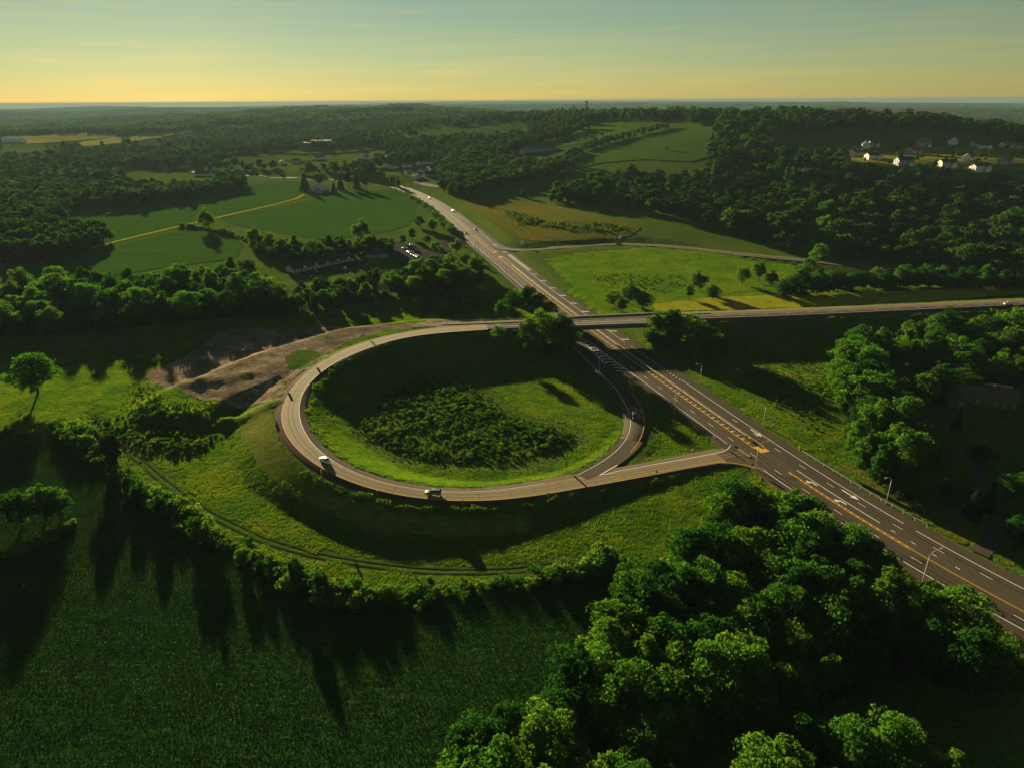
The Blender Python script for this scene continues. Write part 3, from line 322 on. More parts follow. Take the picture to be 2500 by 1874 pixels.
def ground_mat(name, cols, scale, pos=None, fine=1.2, fine_amt=.5, bump=.6, bdist=.25, rough=1, spec=0, big=None, stretch=None):
    """cols spread by a patchy noise, broken by a fine one; optional second colour set in big patches"""
    m, n, l = node_mat(name)
    geo = n.new('ShaderNodeNewGeometry'); vec = geo.outputs['Position']
    if stretch:
        mp = n.new('ShaderNodeMapping'); mp.inputs['Rotation'].default_value = (0, 0, stretch[0]); mp.inputs['Scale'].default_value = (stretch[1], stretch[2], 1); l.new(vec, mp.inputs[0]); vec2 = mp.outputs[0]
    else: vec2 = vec
    c = ramp(n, l, noise(n, l, vec2, scale, 5, .62), cols, pos)
    f = noise(n, l, vec2, fine, 5, .7)
    fr = ramp(n, l, f, [(1 - fine_amt,) * 3, (1 + fine_amt * .6,) * 3], [.3, .72])
    c = mixc(n, l, 1.0, c, fr, 'MULTIPLY')
    if big:
        bf = ramp(n, l, noise(n, l, vec, big[1], 4, .55), [(0, 0, 0), (1, 1, 1)], [big[2], big[3]])
        ln_ = n.new('ShaderNodeVectorMath'); ln_.operation = 'LENGTH'; l.new(vec, ln_.inputs[0])
        mr = n.new('ShaderNodeMapRange'); mr.inputs[1].default_value, mr.inputs[2].default_value = (900, 1800) if len(big) < 5 else (-2, -1); l.new(ln_.outputs['Value'], mr.inputs[0])
        bf = mixc(n, l, 1.0, bf, mr.outputs[0], 'MULTIPLY')
        c = mixc(n, l, bf, c, big[0])
    p = n.new('ShaderNodeBsdfPrincipled'); p.inputs['Roughness'].default_value = rough; p.inputs['Specular IOR Level'].default_value = spec
    l.new(c, p.inputs['Base Color'])
    b = n.new('ShaderNodeBump'); b.inputs['Strength'].default_value = bump; b.inputs['Distance'].default_value = bdist
    l.new(f, b.inputs['Height']); l.new(b.outputs[0], p.inputs['Normal'])
    o = n.new('ShaderNodeOutputMaterial'); l.new(p.outputs[0], o.inputs[0]); return m
def plain(name, colr, rough=.6, spec=.3, metal=0, var=.15, scale=1.5):
    m, n, l = node_mat(name)
    tc_ = n.new('ShaderNodeTexCoord')
    f = ramp(n, l, noise(n, l, tc_.outputs['Object'], scale, 4), [tuple(c * (1 - var) for c in colr), tuple(min(1, c * (1 + var)) for c in colr)], [.3, .7])
    p = n.new('ShaderNodeBsdfPrincipled'); p.inputs['Roughness'].default_value = rough; p.inputs['Specular IOR Level'].default_value = spec; p.inputs['Metallic'].default_value = metal
    l.new(f, p.inputs['Base Color'])
    o = n.new('ShaderNodeOutputMaterial'); l.new(p.outputs[0], o.inputs[0]); return m
def leaf_mat(name, cols, trans, tfac=.45, wscale=.03, rnd=.5, stretch=None):
    """diffuse and translucent leaf; hue drifts from plant to plant and over the ground"""
    m, n, l = node_mat(name)
    geo = n.new('ShaderNodeNewGeometry'); oi = n.new('ShaderNodeObjectInfo')
    vec = geo.outputs['Position']
    if stretch: mp = n.new('ShaderNodeMapping'); mp.inputs['Rotation'].default_value = (0, 0, stretch[0]); mp.inputs['Scale'].default_value = (stretch[1], stretch[2], 1); l.new(vec, mp.inputs[0]); vec = mp.outputs[0]
    nzv = noise(n, l, vec, wscale, 3, .55)
    a = n.new('ShaderNodeMath'); a.operation = 'MULTIPLY_ADD'; l.new(oi.outputs['Random'], a.inputs[0]); a.inputs[1].default_value = rnd; l.new(nzv, a.inputs[2])
    s = n.new('ShaderNodeMath'); s.operation = 'SUBTRACT'; l.new(a.outputs[0], s.inputs[0]); s.inputs[1].default_value = rnd * .5
    c = ramp(n, l, s.outputs[0], cols, [.2, .5, .8][:len(cols)] if len(cols) == 3 else None)
    df = n.new('ShaderNodeBsdfDiffuse'); l.new(c, df.inputs[0])
    tr = n.new('ShaderNodeBsdfTranslucent'); l.new(mixc(n, l, 1.0, c, trans, 'MULTIPLY'), tr.inputs[0])
    mx = n.new('ShaderNodeMixShader'); mx.inputs[0].default_value = tfac; l.new(df.outputs[0], mx.inputs[1]); l.new(tr.outputs[0], mx.inputs[2])
    o = n.new('ShaderNodeOutputMaterial'); l.new(mx.outputs[0], o.inputs[0]); return m
M = {}
M['ground'] = ground_mat('rough grass', [(0.039, 0.0754, 0.013), (0.0676, 0.1105, 0.0156), (0.1144, 0.1235, 0.0195)], .035, fine=.9, fine_amt=.6, bump=.8, bdist=.5, big=((.022, .042, .011), .0016, .42, .55))
M['crop'] = ground_mat('soybean crop', [(.020, .058, .009), (.036, .086, .011), (.062, .118, .013)], .10, fine=1.2, fine_amt=.4, bump=.7, bdist=.35, stretch=(math.radians(-33), .10, 1))
M['meadow'] = ground_mat('flowering meadow', [(.050, .120, .009), (.095, .165, .011), (.18, .185, .013)], .035, pos=[.3, .5, .7], fine=.35, fine_amt=.65, bump=.8, bdist=.5)
M['verge'] = ground_mat('dry mown verge', [(.19, .21, .012), (.27, .25, .016), (.22, .24, .014)], .06, fine=.8, fine_amt=.3, bump=.5, bdist=.3)
M['brown'] = ground_mat('rough dry meadow', [(0.0562, 0.0813, 0.0125), (0.1063, 0.1063, 0.015), (0.1875, 0.125, 0.015)], .022, fine=.4, fine_amt=.5, bump=.8, bdist=.6)
M['dirt'] = ground_mat('bare gravelly earth', [(.115, .085, .060), (.195, .148, .102), (.40, .30, .19)], .10, pos=[.36, .52, .74], fine=.7, fine_amt=.65, bump=.8, bdist=.3, stretch=(math.radians(12), .7, 1), big=((.05, .07, .016), .09, .60, .68, 0))
M['hay'] = ground_mat('mown hay swathes', [(.060, .095, .014), (.115, .140, .022), (.21, .195, .05)], .22, fine=1.1, fine_amt=.5, bump=.7, bdist=.3, stretch=(math.radians(60), .35, 1))
M['hill'] = ground_mat('hill pasture', [(.032, .078, .011), (.052, .105, .012), (.085, .125, .014)], .014, fine=.12, fine_amt=.3, bump=.4, bdist=1.0)
M['straw'] = ground_mat('ripe far field', [(.17, .18, .035), (.26, .24, .05)], .01, fine=.06, fine_amt=.25, bump=.2, bdist=1)
M['lawn'] = ground_mat('sunny house lawns', [(.10, .11, .014), (.18, .16, .024), (.06, .085, .012)], .05, fine=.3, fine_amt=.35, bump=.3, bdist=.4)
M['asphalt'] = ground_mat('worn asphalt', [(.056, .044, .031), (.080, .062, .043), (.066, .052, .036)], .05, fine=3.0, fine_amt=.22, bump=.15, bdist=.02, rough=.9, spec=.04, stretch=(math.radians(-17), 1.0, .12))
M['shoulder'] = ground_mat('gravelly shoulder asphalt', [(.058, .044, .031), (.088, .066, .046)], .12, fine=2.4, fine_amt=.3, bump=.3, bdist=.03, rough=1, spec=.02)
M['ramp'] = ground_mat('pale ramp concrete', [(.205, .158, .085), (.265, .205, .11)], .06, fine=2.2, fine_amt=.18, bump=.15, bdist=.02, rough=.85, spec=.05)
M['deck'] = ground_mat('bridge deck concrete', [(.10, .08, .058), (.14, .112, .08)], .15, fine=2.5, fine_amt=.2, bump=.15, bdist=.02, rough=.9, spec=.05)
M['lot'] = ground_mat('car park asphalt', [(.04, .038, .036), (.065, .06, .055)], .1, fine=1.2, fine_amt=.3, bump=.2, bdist=.05, rough=1, spec=0)
M['white'] = ground_mat('white road paint', [(.62, .60, .54), (.80, .78, .72)], .6, fine=4, fine_amt=.3, bump=0, rough=.85, spec=.05)
M['yellow'] = ground_mat('yellow road paint', [(.55, .30, .03), (.72, .42, .05)], .6, fine=4, fine_amt=.4, bump=0, rough=.85, spec=.05)
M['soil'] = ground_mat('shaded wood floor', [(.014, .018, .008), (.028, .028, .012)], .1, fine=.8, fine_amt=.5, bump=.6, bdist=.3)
LEAFC = [(.014, .052, .010), (.034, .092, .011), (.060, .128, .013)]
M['leaf'] = leaf_mat('broadleaf foliage', LEAFC, (1.5, 1.55, .6), .45, wscale=.06, rnd=.85)
M['leaf_bright'] = leaf_mat('young bright foliage', [(.030, .092, .012), (.046, .120, .014), (.068, .142, .016)], (1.35, 1.45, .6), .45)
M['needle'] = leaf_mat('spruce needles', [(.008, .026, .010), (.014, .036, .014), (.020, .048, .018)], (1, 1.1, .8), .2)
M['far_leaf'] = leaf_mat('distant woodland foliage', [(.010, .034, .007), (.019, .055, .009), (.036, .082, .011)], (1.3, 1.3, .6), .38, wscale=.012, rnd=.6)
M['bush'] = leaf_mat('scrub foliage', [(0.0234, 0.078, 0.0117), (0.0468, 0.1196, 0.0143), (0.0975, 0.1625, 0.0182)], (1.4, 1.35, .6), .45, wscale=.05, rnd=.7)
M['rust_bush'] = leaf_mat('dark reddish foliage', [(.020, .022, .010), (.030, .026, .012), (.04, .03, .014)], (1.2, .9, .6), .3)
M['blade'] = leaf_mat('grass blades', [(0.04, 0.1063, 0.01), (0.0875, 0.1688, 0.0125), (0.1688, 0.1938, 0.0175)], (1.3, 1.3, .5), .5, wscale=.045, rnd=.3)
M['cropleaf'] = leaf_mat('soybean leaves', [(.004, .022, .008), (.008, .034, .009), (.014, .047, .010)], (1.2, 1.25, .6), .38, wscale=.16, rnd=.12, stretch=(math.radians(-33), .06, 1))
M['bark'] = plain('bark', (.045, .034, .024), .95, .1, var=.4, scale=3)
M['steel'] = plain('galvanised steel', (.30, .29, .27), .7, .2, 0)
M['pole'] = plain('weathered aluminium pole', (.40, .37, .32), .6, .3, 0)
M['mast'] = plain('dark mast steel', (.07, .07, .07), .8, .1)
M['wood'] = plain('weathered timber', (.10, .075, .05), .9, .1)
M['green_steel'] = plain('green painted girder', (.018, .062, .036), .5, .4)
M['concrete'] = plain('weathered concrete', (.26, .23, .19), .85, .2)
M['sign_yellow'] = plain('yellow sign sheeting', (.75, .45, .02), .5, .4, var=.05)
M['sign_black'] = plain('black sign print', (.012, .012, .012), .6, .3, var=.05)
M['sign_white'] = plain('white sign sheeting', (.80, .78, .72), .4, .5, var=.05)
M['sign_back'] = plain('bare aluminium sign back', (.30, .30, .30), .5, .4, .5, var=.1)
M['tyre'] = plain('tyre rubber', (.015, .015, .015), .9, .2)
M['glass'] = plain('dark glass', (.015, .018, .020), .08, .6, var=.05)
M['lamp_red'] = plain('red lamp lens', (.35, .01, .01), .2, .5)
M['lamp_clear'] = plain('clear lamp lens', (.75, .75, .72), .15, .6)
M['hay_bale'] = plain('dry hay', (.34, .26, .13), 1, 0, var=.3, scale=5)
M['wall_white'] = plain('white siding', (.68, .66, .60), .7, .2, var=.05)
M['wall_cream'] = plain('cream siding', (.55, .48, .36), .7, .2, var=.06)
M['wall_grey'] = plain('grey siding', (.30, .31, .31), .7, .2, var=.06)
M['wall_tan'] = plain('tan siding', (.40, .32, .22), .75, .2, var=.06)
M['wall_brown'] = plain('brown brick', (.13, .075, .05), .85, .1, var=.2, scale=4)
M['roof_dark'] = plain('dark asphalt shingles', (.045, .042, .042), .9, .15, var=.25, scale=4)
M['roof_brown'] = plain('brown shingles', (.12, .075, .05), .9, .15, var=.25, scale=4)
M['roof_grey'] = plain('grey shingles', (.11, .108, .105), .9, .15, var=.2, scale=4)
M['roof_metal'] = plain('pale metal roof', (.55, .54, .50), .35, .5, .3, var=.08)
M['trim'] = plain('white trim', (.72, .70, .66), .6, .3, var=.04)
M['door'] = plain('dark door', (.06, .05, .045), .6, .3)

# ------------------------------------------------------------------ roads as plan polylines: x, y, z, half width
HW = np.array(PLAN['highway']); OV = np.array(PLAN['overpass']); LP = np.array(PLAN['loop']); EX = np.array(PLAN['exit']); NE = np.array(PLAN['ne'])
BX0, BX1 = PLAN['bridge']
_d, _z = seg_nearest(EX[:, 0], EX[:, 1], LP[:, :3])            # the exit ramp meets the loop at its level
_w = np.clip((15 - _d) / 9, 0, 1); EX[:, 2] = EX[:, 2] * (1 - _w) + (_z + .035) * _w
S0 = 80.0                                   # the highway table starts 80 m before the frame's edge
PAD = np.array([(-40, 321, 7.4), (-75, 311, 6.8), (-100, 287, 5.4), (-116, 264, 3.8), (-128, 248, 2.4)], float)      # filled ground of the unfinished road
ROADS = [(PAD, 13, False), (LP[:, :3], 4.8, False), (OV[OV[:, 0] < BX0 - 1][:, :3], 6.8, False), (OV[OV[:, 0] > BX1 + 1][:, :3], 8.2, False),
         (EX[:, :3], 4.4, False), (NE[:, :3], 5.6, True), (HW[:, :3], 12.9, True)]
def along(P):
    return np.r_[0, np.cumsum(np.linalg.norm(np.diff(P[:, :2], axis=0), axis=1))]
class Line:
    """a plan polyline walked by distance"""
    def __init__(s, P):
        s.P = np.asarray(P, float); s.s = along(s.P); s.L = s.s[-1]
        t = np.gradient(s.P[:, :2], axis=0); s.t = t / np.linalg.norm(t, axis=1)[:, None]
    def at(s, d):
        d = np.asarray(d, float)
        p = [np.interp(d, s.s, s.P[:, k]) for k in range(3)]; tx = np.interp(d, s.s, s.t[:, 0]); ty = np.interp(d, s.s, s.t[:, 1])
        r = np.hypot(tx, ty); return p[0], p[1], p[2], tx / r, ty / r
    def pt(s, d, off, lift=0):
        x, y, z, tx, ty = s.at(d); return (float(x + ty * off), float(y - tx * off), float(z + lift))
    def near(s, x, y):
        return seg_nearest(np.atleast_1d(np.asarray(x, float)), np.atleast_1d(np.asarray(y, float)), s.P[:, :3])[0]
LHW, LLP, LEX, LNE, LOV = Line(HW), Line(LP), Line(EX), Line(NE), Line(OV)
def strip(line, d, o1, o2, lift, name, mat, parent=None, skirt=0):
    d = np.asarray(d, float); n = len(d); o1 = np.broadcast_to(o1, n); o2 = np.broadcast_to(o2, n)
    x, y, z, tx, ty = line.at(d)
    rows = [(o1, lift), (o2, lift)]
    if skirt: rows = [(o1 - skirt * 1.2, lift - skirt)] + rows + [(o2 + skirt * 1.2, lift - skirt)]
    V = np.concatenate([np.stack([x + ty * o, y - tx * o, z + h], 1) for o, h in rows])
    Fs = [np.stack([k * n + np.arange(n - 1), (k + 1) * n + np.arange(n - 1), (k + 1) * n + np.arange(1, n), k * n + np.arange(1, n)], 1) for k in range(len(rows) - 1)]
    return link(name, mesh_arrays(name, V, np.concatenate(Fs), [mat]), parent)
def marks(line, spans, name, mat, parent, lift=.02):
    """painted bars: (d0, d1, off0, off1, width) quads following the line"""
    V = []; Fq = []
    for d0, d1, a, b, w in spans:
        n = max(2, int((d1 - d0) / 5) + 2); d = np.linspace(d0, d1, n); o = np.linspace(a, b, n)
        x, y, z, tx, ty = line.at(d); k = len(V) and sum(len(v) for v in V)
        V.append(np.concatenate([np.stack([x + ty * (o + s), y - tx * (o + s), z + lift], 1) for s in (-w / 2, w / 2)]))
        i = np.arange(n - 1); Fq.append(np.stack([k + i, k + n + i, k + n + i + 1, k + i + 1], 1))
    return tag(link(name, mesh_arrays(name, np.concatenate(V), np.concatenate(Fq), [mat]), parent), kind='stuff' if len(V) > 2 else None)
def quads(Q, name, mat, parent):
    Q = np.asarray(Q, float); return tag(link(name, mesh_arrays(name, Q.reshape(-1, 3), np.arange(len(Q) * 4).reshape(-1, 4), [mat]), parent), kind='stuff')

# ------------------------------------------------------------------ the ground: one sheet to the horizon
def axis_steps(lo, hi, step, neg, pos, grow):
    core = list(np.arange(lo, hi + .1, step)); s = step; a = core[-1]
    while a < pos: s *= grow; a += s; core.append(a)
    s = step; a = core[0]; pre = []
    while a > neg: s *= grow; a -= s; pre.append(a)
    return np.array(pre[::-1] + core)
GX = axis_steps(-210, 330, 2.5, -26000, 26000, 1.075)
GY = axis_steps(70, 430, 2.5, -600, 30000, 1.045)
XX, YY = np.meshgrid(GX, GY)
ZZ = ground_height(XX.ravel(), YY.ravel(), ROADS).reshape(XX.shape)
# spoil heaps on the bare lot
for cx, cy, r, h in ((-118, 232, 9, 1.6), (-104, 230, 7, 1.8), (-92, 234, 6, 1.2), (-128, 262, 9, 1.5), (-112, 268, 6, 1.0)):
    ZZ += h * np.exp(-((XX - cx) ** 2 / r ** 2 + (YY - cy) ** 2 / (r * .45) ** 2)) * (1 + .4 * np.sin(XX * 1.7) * np.sin(YY * 2.1))
nx, ny = len(GX), len(GY)
ii = (np.arange(ny - 1)[:, None] * nx + np.arange(nx - 1)[None, :]).ravel()
gm = mesh_arrays('ground', np.stack([XX.ravel(), YY.ravel(), ZZ.ravel()], 1), np.stack([ii, ii + 1, ii + nx + 1, ii + nx], 1), [M['ground']], smooth=True)
tag(link('ground', gm), kind='structure')
def gz(x, y):
    x = np.asarray(x, float); y = np.asarray(y, float)
    i = np.clip(np.searchsorted(GX, x) - 1, 0, nx - 2); j = np.clip(np.searchsorted(GY, y) - 1, 0, ny - 2)
    u = (x - GX[i]) / (GX[i + 1] - GX[i]); v = (y - GY[j]) / (GY[j + 1] - GY[j])
    return (ZZ[j, i] * (1 - u) * (1 - v) + ZZ[j, i + 1] * u * (1 - v) + ZZ[j + 1, i] * (1 - u) * v + ZZ[j + 1, i + 1] * u * v)
def inside(x, y, poly):
    x = np.asarray(x, float); y = np.asarray(y, float); r = np.zeros(x.shape, bool); p = np.asarray(poly)[:, :2]
    for (x0, y0), (x1, y1) in zip(p, np.roll(p, -1, axis=0)):
        c = (y0 > y) != (y1 > y)
        with np.errstate(divide='ignore', invalid='ignore'):
            r ^= c & (x < (x1 - x0) * (y - y0) / (y1 - y0 + 1e-12) + x0)
    return r
def wavy(poly, step, amp):
    P = np.asarray(poly, float)[:, :2]; P = np.vstack([P, P[:1]]); s = along(P); n = max(8, int(s[-1] / step))
    d = np.linspace(0, s[-1], n, endpoint=False)
    Q = np.stack([np.interp(d, s, P[:, k]) for k in (0, 1)], 1)
    for _ in range(2): Q = .25 * np.roll(Q, 1, 0) + .5 * Q + .25 * np.roll(Q, -1, 0)
    return Q + RNG.normal(0, amp, Q.shape)
def drape(name, poly, mat, cell, lift=.14, amp=.4, kind='structure', holes=()):
    Q = wavy(poly, cell, amp); x0, y0 = Q.min(0); x1, y1 = Q.max(0)
    gx, gy = np.meshgrid(np.arange(x0, x1, cell), np.arange(y0, y1, cell)); gx = gx.ravel() + RNG.uniform(-.2, .2, gx.size) * cell; gy = gy.ravel() + RNG.uniform(-.2, .2, gy.size) * cell
    m = inside(gx, gy, Q); pts = np.vstack([Q, np.stack([gx[m], gy[m]], 1)])
    n = len(Q)
    r = delaunay_2d_cdt([Vector(p) for p in pts], [(i, (i + 1) % n) for i in range(n)], [], 1, 1e-4)
    v = np.array([(p.x, p.y) for p in r[0]]); z = gz(v[:, 0], v[:, 1]) + lift
    tri = [f for f in r[2] if len(f) == 3]
    ar = np.array(tri); a, b, c = v[ar[:, 0]], v[ar[:, 1]], v[ar[:, 2]]
    flip = np.cross(b - a, c - a) < 0; ar[flip] = ar[flip][:, ::-1]
    o = link(name, mesh_arrays(name, np.c_[v, z], ar, [mat], smooth=True)); tag(o, kind=kind); return o
PL = PLACES
drape('crop_field', PL['near_field'], M['crop'], 4)
for k in ('field_a', 'field_b', 'field_c'): drape('crop_field', PL[k], M['crop'], 9, .25)
drape('meadow', PL['bright_meadow'], M['meadow'], 5, .2)
drape('mown_verge', PL['verge_strip'], M['verge'], 4, .2)
drape('dry_meadow', PL['brown_meadow'], M['brown'], 8, .3)
drape('bare_earth', PL['dirt_lot'], M['dirt'], 2.5, .12, .9)
for k in ('lot_island', 'lot_sliver'): drape('grass_island', PL[k], M['ground'], 1.5, .2, .3)
drape('hay_meadow', PL['hay_strip'], M['hay'], 2.5, .12)
for k in ('hill_field_a', 'hill_field_b', 'hill_field_c'): drape('hill_pasture', PL[k], M['hill'], 14, .7, 2)
for k in ('far_field_a', 'far_field_b', 'far_field_c', 'far_field_d', 'far_field_e'): drape('far_field', PL[k], M['straw'] if k in ('far_field_a', 'far_field_b') else M['hill'], 30, 1.6, 4)
drape('house_lawn', PL['house_lawn'], M['lawn'], 10, .6, 1.5); drape('house_lawn', PL['house_lawn_b'], M['lawn'], 8, .6, 1)
drape('village_lawn', PL['village_lawn'], M['hill'], 14, .7, 2)
drape('roadside_lawn', PL['right_verge'], M['brown'], 3, .12)
drape('car_park', PL['cark_lot'], M['lot'], 5, .2, .2)
drape('car_park', [PL['motel'][0], PL['motel'][1], [PL['motel'][1][0] + 14, PL['motel'][1][1] - 8], [PL['motel'][0][0] + 14, PL['motel'][0][1] - 9]], M['lot'], 5, .2, .2)
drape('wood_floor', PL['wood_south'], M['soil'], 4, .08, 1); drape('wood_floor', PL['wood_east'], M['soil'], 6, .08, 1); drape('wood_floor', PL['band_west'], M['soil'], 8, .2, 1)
def path(name, pts, half, mat, lift=.2, amp=.1):
    P = np.asarray(pts, float)[:, :2]; s = along(P); d = np.arange(0, s[-1], 4.0); Q = np.stack([np.interp(d, s, P[:, k]) for k in (0, 1)], 1)
    for _ in range(4): Q[1:-1] = .25 * Q[:-2] + .5 * Q[1:-1] + .25 * Q[2:]
    t = np.gradient(Q, axis=0); t /= np.linalg.norm(t, axis=1)[:, None] + 1e-9; nrm = np.stack([t[:, 1], -t[:, 0]], 1)
    L_ = Q - nrm * half + RNG.normal(0, amp, Q.shape); R_ = Q + nrm * half + RNG.normal(0, amp, Q.shape); n = len(Q)
    V = np.concatenate([np.c_[L_, gz(L_[:, 0], L_[:, 1]) + lift], np.c_[Q, gz(Q[:, 0], Q[:, 1]) + lift + .02], np.c_[R_, gz(R_[:, 0], R_[:, 1]) + lift]])
    i = np.arange(n - 1); Fq = np.concatenate([np.stack([k * n + i, (k + 1) * n + i, (k + 1) * n + i + 1, k * n + i + 1], 1) for k in (0, 1)])
    return tag(link(name, mesh_arrays(name, V, Fq, [mat])), kind='structure')
path('farm_path', PL['farm_path'], 2.6, M['verge'], .35)
path('hill_lane', PL['hill_lane'], 2.6, M['shoulder'], .4); path('village_road', PL['village_road'], 3.2, M['shoulder'], .4)
path('driveway', PL['driveway'], 2.2, M['shoulder'], .2)
tr = np.array(PL['track_zone']); tn = np.gradient(tr, axis=0); tn /= np.linalg.norm(tn, axis=1)[:, None]; tn = np.stack([tn[:, 1], -tn[:, 0]], 1)
M['track'] = ground_mat('flattened grass', [(.028, .056, .010), (.044, .078, .012)], .2, fine=1.5, fine_amt=.4, bump=.4, bdist=.2)
path('wheel_track', tr + tn * .95, .32, M['track'], .10, .06); path('wheel_track', tr - tn * .95, .32, M['track'], .10, .06)

# ------------------------------------------------------------------ highway
H = lambda s: s + S0
sh = np.arange(0, LHW.L, 4.0)
left = np.interp(sh, [0, 200, 330, 560, 640, 760, 2000], [-11.9, -12.2, -12.6, -12.2, -11.5, -9.5, -9]); right = np.interp(sh, [0, 150, 300, 430, 520, 560, 640, 800, 2000], [9.2, 10.2, 11.2, 11.2, 12.0, 13.5, 12.6, 10.5, 9])
hw = tag(strip(LHW, sh, left, right, 0, 'highway', M['asphalt'], skirt=.6), kind='structure')
strip(LHW, sh, left - .02, left + 2.6, .010, 'shoulder', M['shoulder'], hw); strip(LHW, sh, right - 2.8, right + .02, .010, 'shoulder', M['shoulder'], hw)
marks(LHW, [(H(-80), H(105), -9.1, -9.2, .22), (H(124), H(200), -9.1, -9.4, .22), (H(262), H(640), -9.8, -9.2, .22), (H(640), H(1400), -7.4, -7.4, .2)], 'edge_line', M['white'], hw)
marks(LHW, [(H(-80), H(62), 6.2, 6.2, .22), (H(66), H(180), 6.3, 6.9, .22), (H(232), H(392), 6.0, 6.2, .22), (H(498), H(560), 7.6, 9.2, .22), (H(600), H(1400), 8.2, 7.4, .2)], 'edge_line', M['white'], hw)
off = lambda d: float(np.interp(d, [-80, 110, 200, 262, 400, 1400], [-5.7, -5.7, -6.3, -6.6, -6.4, -4.0]))
dsh = [(H(d), H(d + 3.05), off(d), off(d), .17) for d in np.arange(-70, 640, 12.19)]
dsh += [(H(d), H(d + 3.05), float(np.interp(d, [-80, 60, 136], [3.4, 3.4, 4.5])), float(np.interp(d, [-80, 60, 136], [3.4, 3.4, 4.5])), .17) for d in np.arange(-70, 140, 12.19)]
dsh += [(H(d), H(d + 3.05), 4.0, 4.0, .15) for d in np.arange(600, 900, 12.19)] + [(H(d), H(d + 3.05), -4.0, -4.0, .15) for d in np.arange(650, 900, 12.19)]
marks(LHW, dsh, 'lane_dashes', M['white'], hw)
marks(LHW, [(H(d), H(d + 1.0), 6.0, 6.5, .42) for d in np.arange(180, 226, 2.6)], 'skip_line', M['white'], hw)
def slant(ds, o0, length, w):
    Q = []
    for d in ds:
        a = Vector(LHW.pt(H(d), o0, .022)); u = Vector((1, -.06, 0)); v = Vector(LHW.pt(H(d + w), o0, .022)) - a
        Q.append([a, a + u * length, a + u * length + v, a + v])
    return Q
quads([[tuple(p) for p in q] for q in slant([287, 305, 323, 342, 362, 381.5, 270, 250, 236], 6.2, 3.9, 1.0) + slant(np.arange(394, 450, 3.3), 6.4, 3.4, 1.3) + slant(np.arange(458, 492, 3.0), 6.6, 3.0, 1.2)], 'hatching', M['white'], hw)
marks(LHW, [(H(69), H(101), .6, .7, .24)] + [(H(d), H(d + 1.2), .4, .4, .24) for d in (64, 58, 52, 46)], 'turn_bay_line', M['white'], hw)
# median: two yellow lines, rungs out to them from the barrier, a painted nose at its end
marks(LHW, [(H(118), H(440), -2.5, -2.4, .26), (H(118), H(440), 1.5, 1.9, .26), (H(461), H(537), -2.2, -1.0, .26), (H(461), H(537), 2.0, 1.2, .26), (H(558), H(655), -2.0, -.5, .26), (H(558), H(655), 2.2, .5, .26), (H(655), H(1400), -.25, -.25, .16), (H(655), H(1400), .25, .25, .16)], 'median_line', M['yellow'], hw)
rung = []
for i, d in enumerate(np.arange(122, 440, 3.05)):
    rung.append((H(d), H(d + (.85 if i % 2 else .6)), -1.65, -1.65, 1.4))
    if i % 2: rung.append((H(d), H(d + .85), 1.0, 1.0, 1.0))
for a, b in ((461, 537), (558, 650)):
    for d in np.arange(a + 2, b, 7.0): rung.append((H(d), H(d + .9), 0, 0, max(.8, 3.6 - (d - a) * .025)))
rung.append((H(114.5), H(119), -.6, -.6, 3.5)); rung.append((H(440), H(444), -.2, -.2, 3.4)); rung.append((H(458), H(461), -.2, -.2, 3.4))
marks(LHW, rung, 'median_hatching', M['yellow'], hw, .024)
marks(LHW, [(H(57), H(101), -2.95, -2.85, .22), (H(57), H(101), -2.25, -2.25, .22), (H(-80), H(57), -2.6, -2.75, .13), (H(-80), H(57), -2.3, -2.4, .13)] + [(H(d), H(d + .7), -2.6, -2.6, .5) for d in np.arange(58, 100, 2.2)], 'turn_bay_yellow', M['yellow'], hw, .024)
M['wear'] = ground_mat('tyre darkened asphalt', [(.040, .032, .024), (.058, .046, .033)], .09, fine=2.5, fine_amt=.3, bump=.1, bdist=.02, rough=.9, spec=.04, stretch=(math.radians(-17), 1.0, .1))
M['tar'] = ground_mat('tar sealed crack', [(.016, .014, .012), (.026, .022, .018)], .5, fine=3, fine_amt=.3, bump=0, rough=.8, spec=.05)
wear = []
for d0, d1, c in ((-80, 105, -7.4), (-80, 105, -4.1), (-80, 135, 5.0), (-80, 135, 2.0), (105, 440, -7.9), (105, 440, -4.2), (135, 440, 4.0), (440, 1000, 5.6), (440, 1000, -6.0), (440, 1000, 2.6), (440, 1000, -3.0)):
    for s_ in (-.85, .85):
        for a_ in np.arange(d0, d1, 37.0):
            b_ = min(d1, a_ + 37.0); wear.append((H(a_), H(b_), c + s_, c + s_, .5 + .25 * math.sin(a_ * .7 + c)))
marks(LHW, wear, 'wheel_wear', M['wear'], hw, .006)
seam = [(H(d), H(d + 1.0), float(o), float(o + RNG.normal(0, .3)), .07) for d, o in zip(RNG.uniform(-20, 500, 90), RNG.uniform(-10, 8, 90))]
for d in RNG.uniform(0, 480, 26): o_ = RNG.choice([-8, -4.4, 4.6]); seam.append((H(d), H(d + .09), o_, o_, RNG.uniform(2, 3.4)))
marks(LHW, seam, 'sealed_cracks', M['tar'], hw, .012)
def arrow(d, off, pts, name):
    m = MB(); m.poly([LHW.pt(H(d + b), off + a, .026) for a, b in pts]); m.build(name, M['white'], hw)
straight = [(-.22, -3.0), (.22, -3.0), (.22, 1.0), (.85, 1.0), (0, 3.6), (-.85, 1.0), (-.22, 1.0)]
turn = [(.1, -1.8), (.55, -1.8), (.55, .4), (-.3, 1.2), (-.3, 2.0), (-1.3, .9), (-.3, -.1), (-.3, .55), (.1, .2)]
arrow(128, 5.6, [(a, -b) for a, b in straight][::-1], 'lane_arrow'); arrow(83.5, 4.9, [(a, -b) for a, b in straight][::-1], 'lane_arrow')
arrow(93, -.6, turn, 'turn_arrow'); arrow(81.5, -.7, turn, 'turn_arrow')

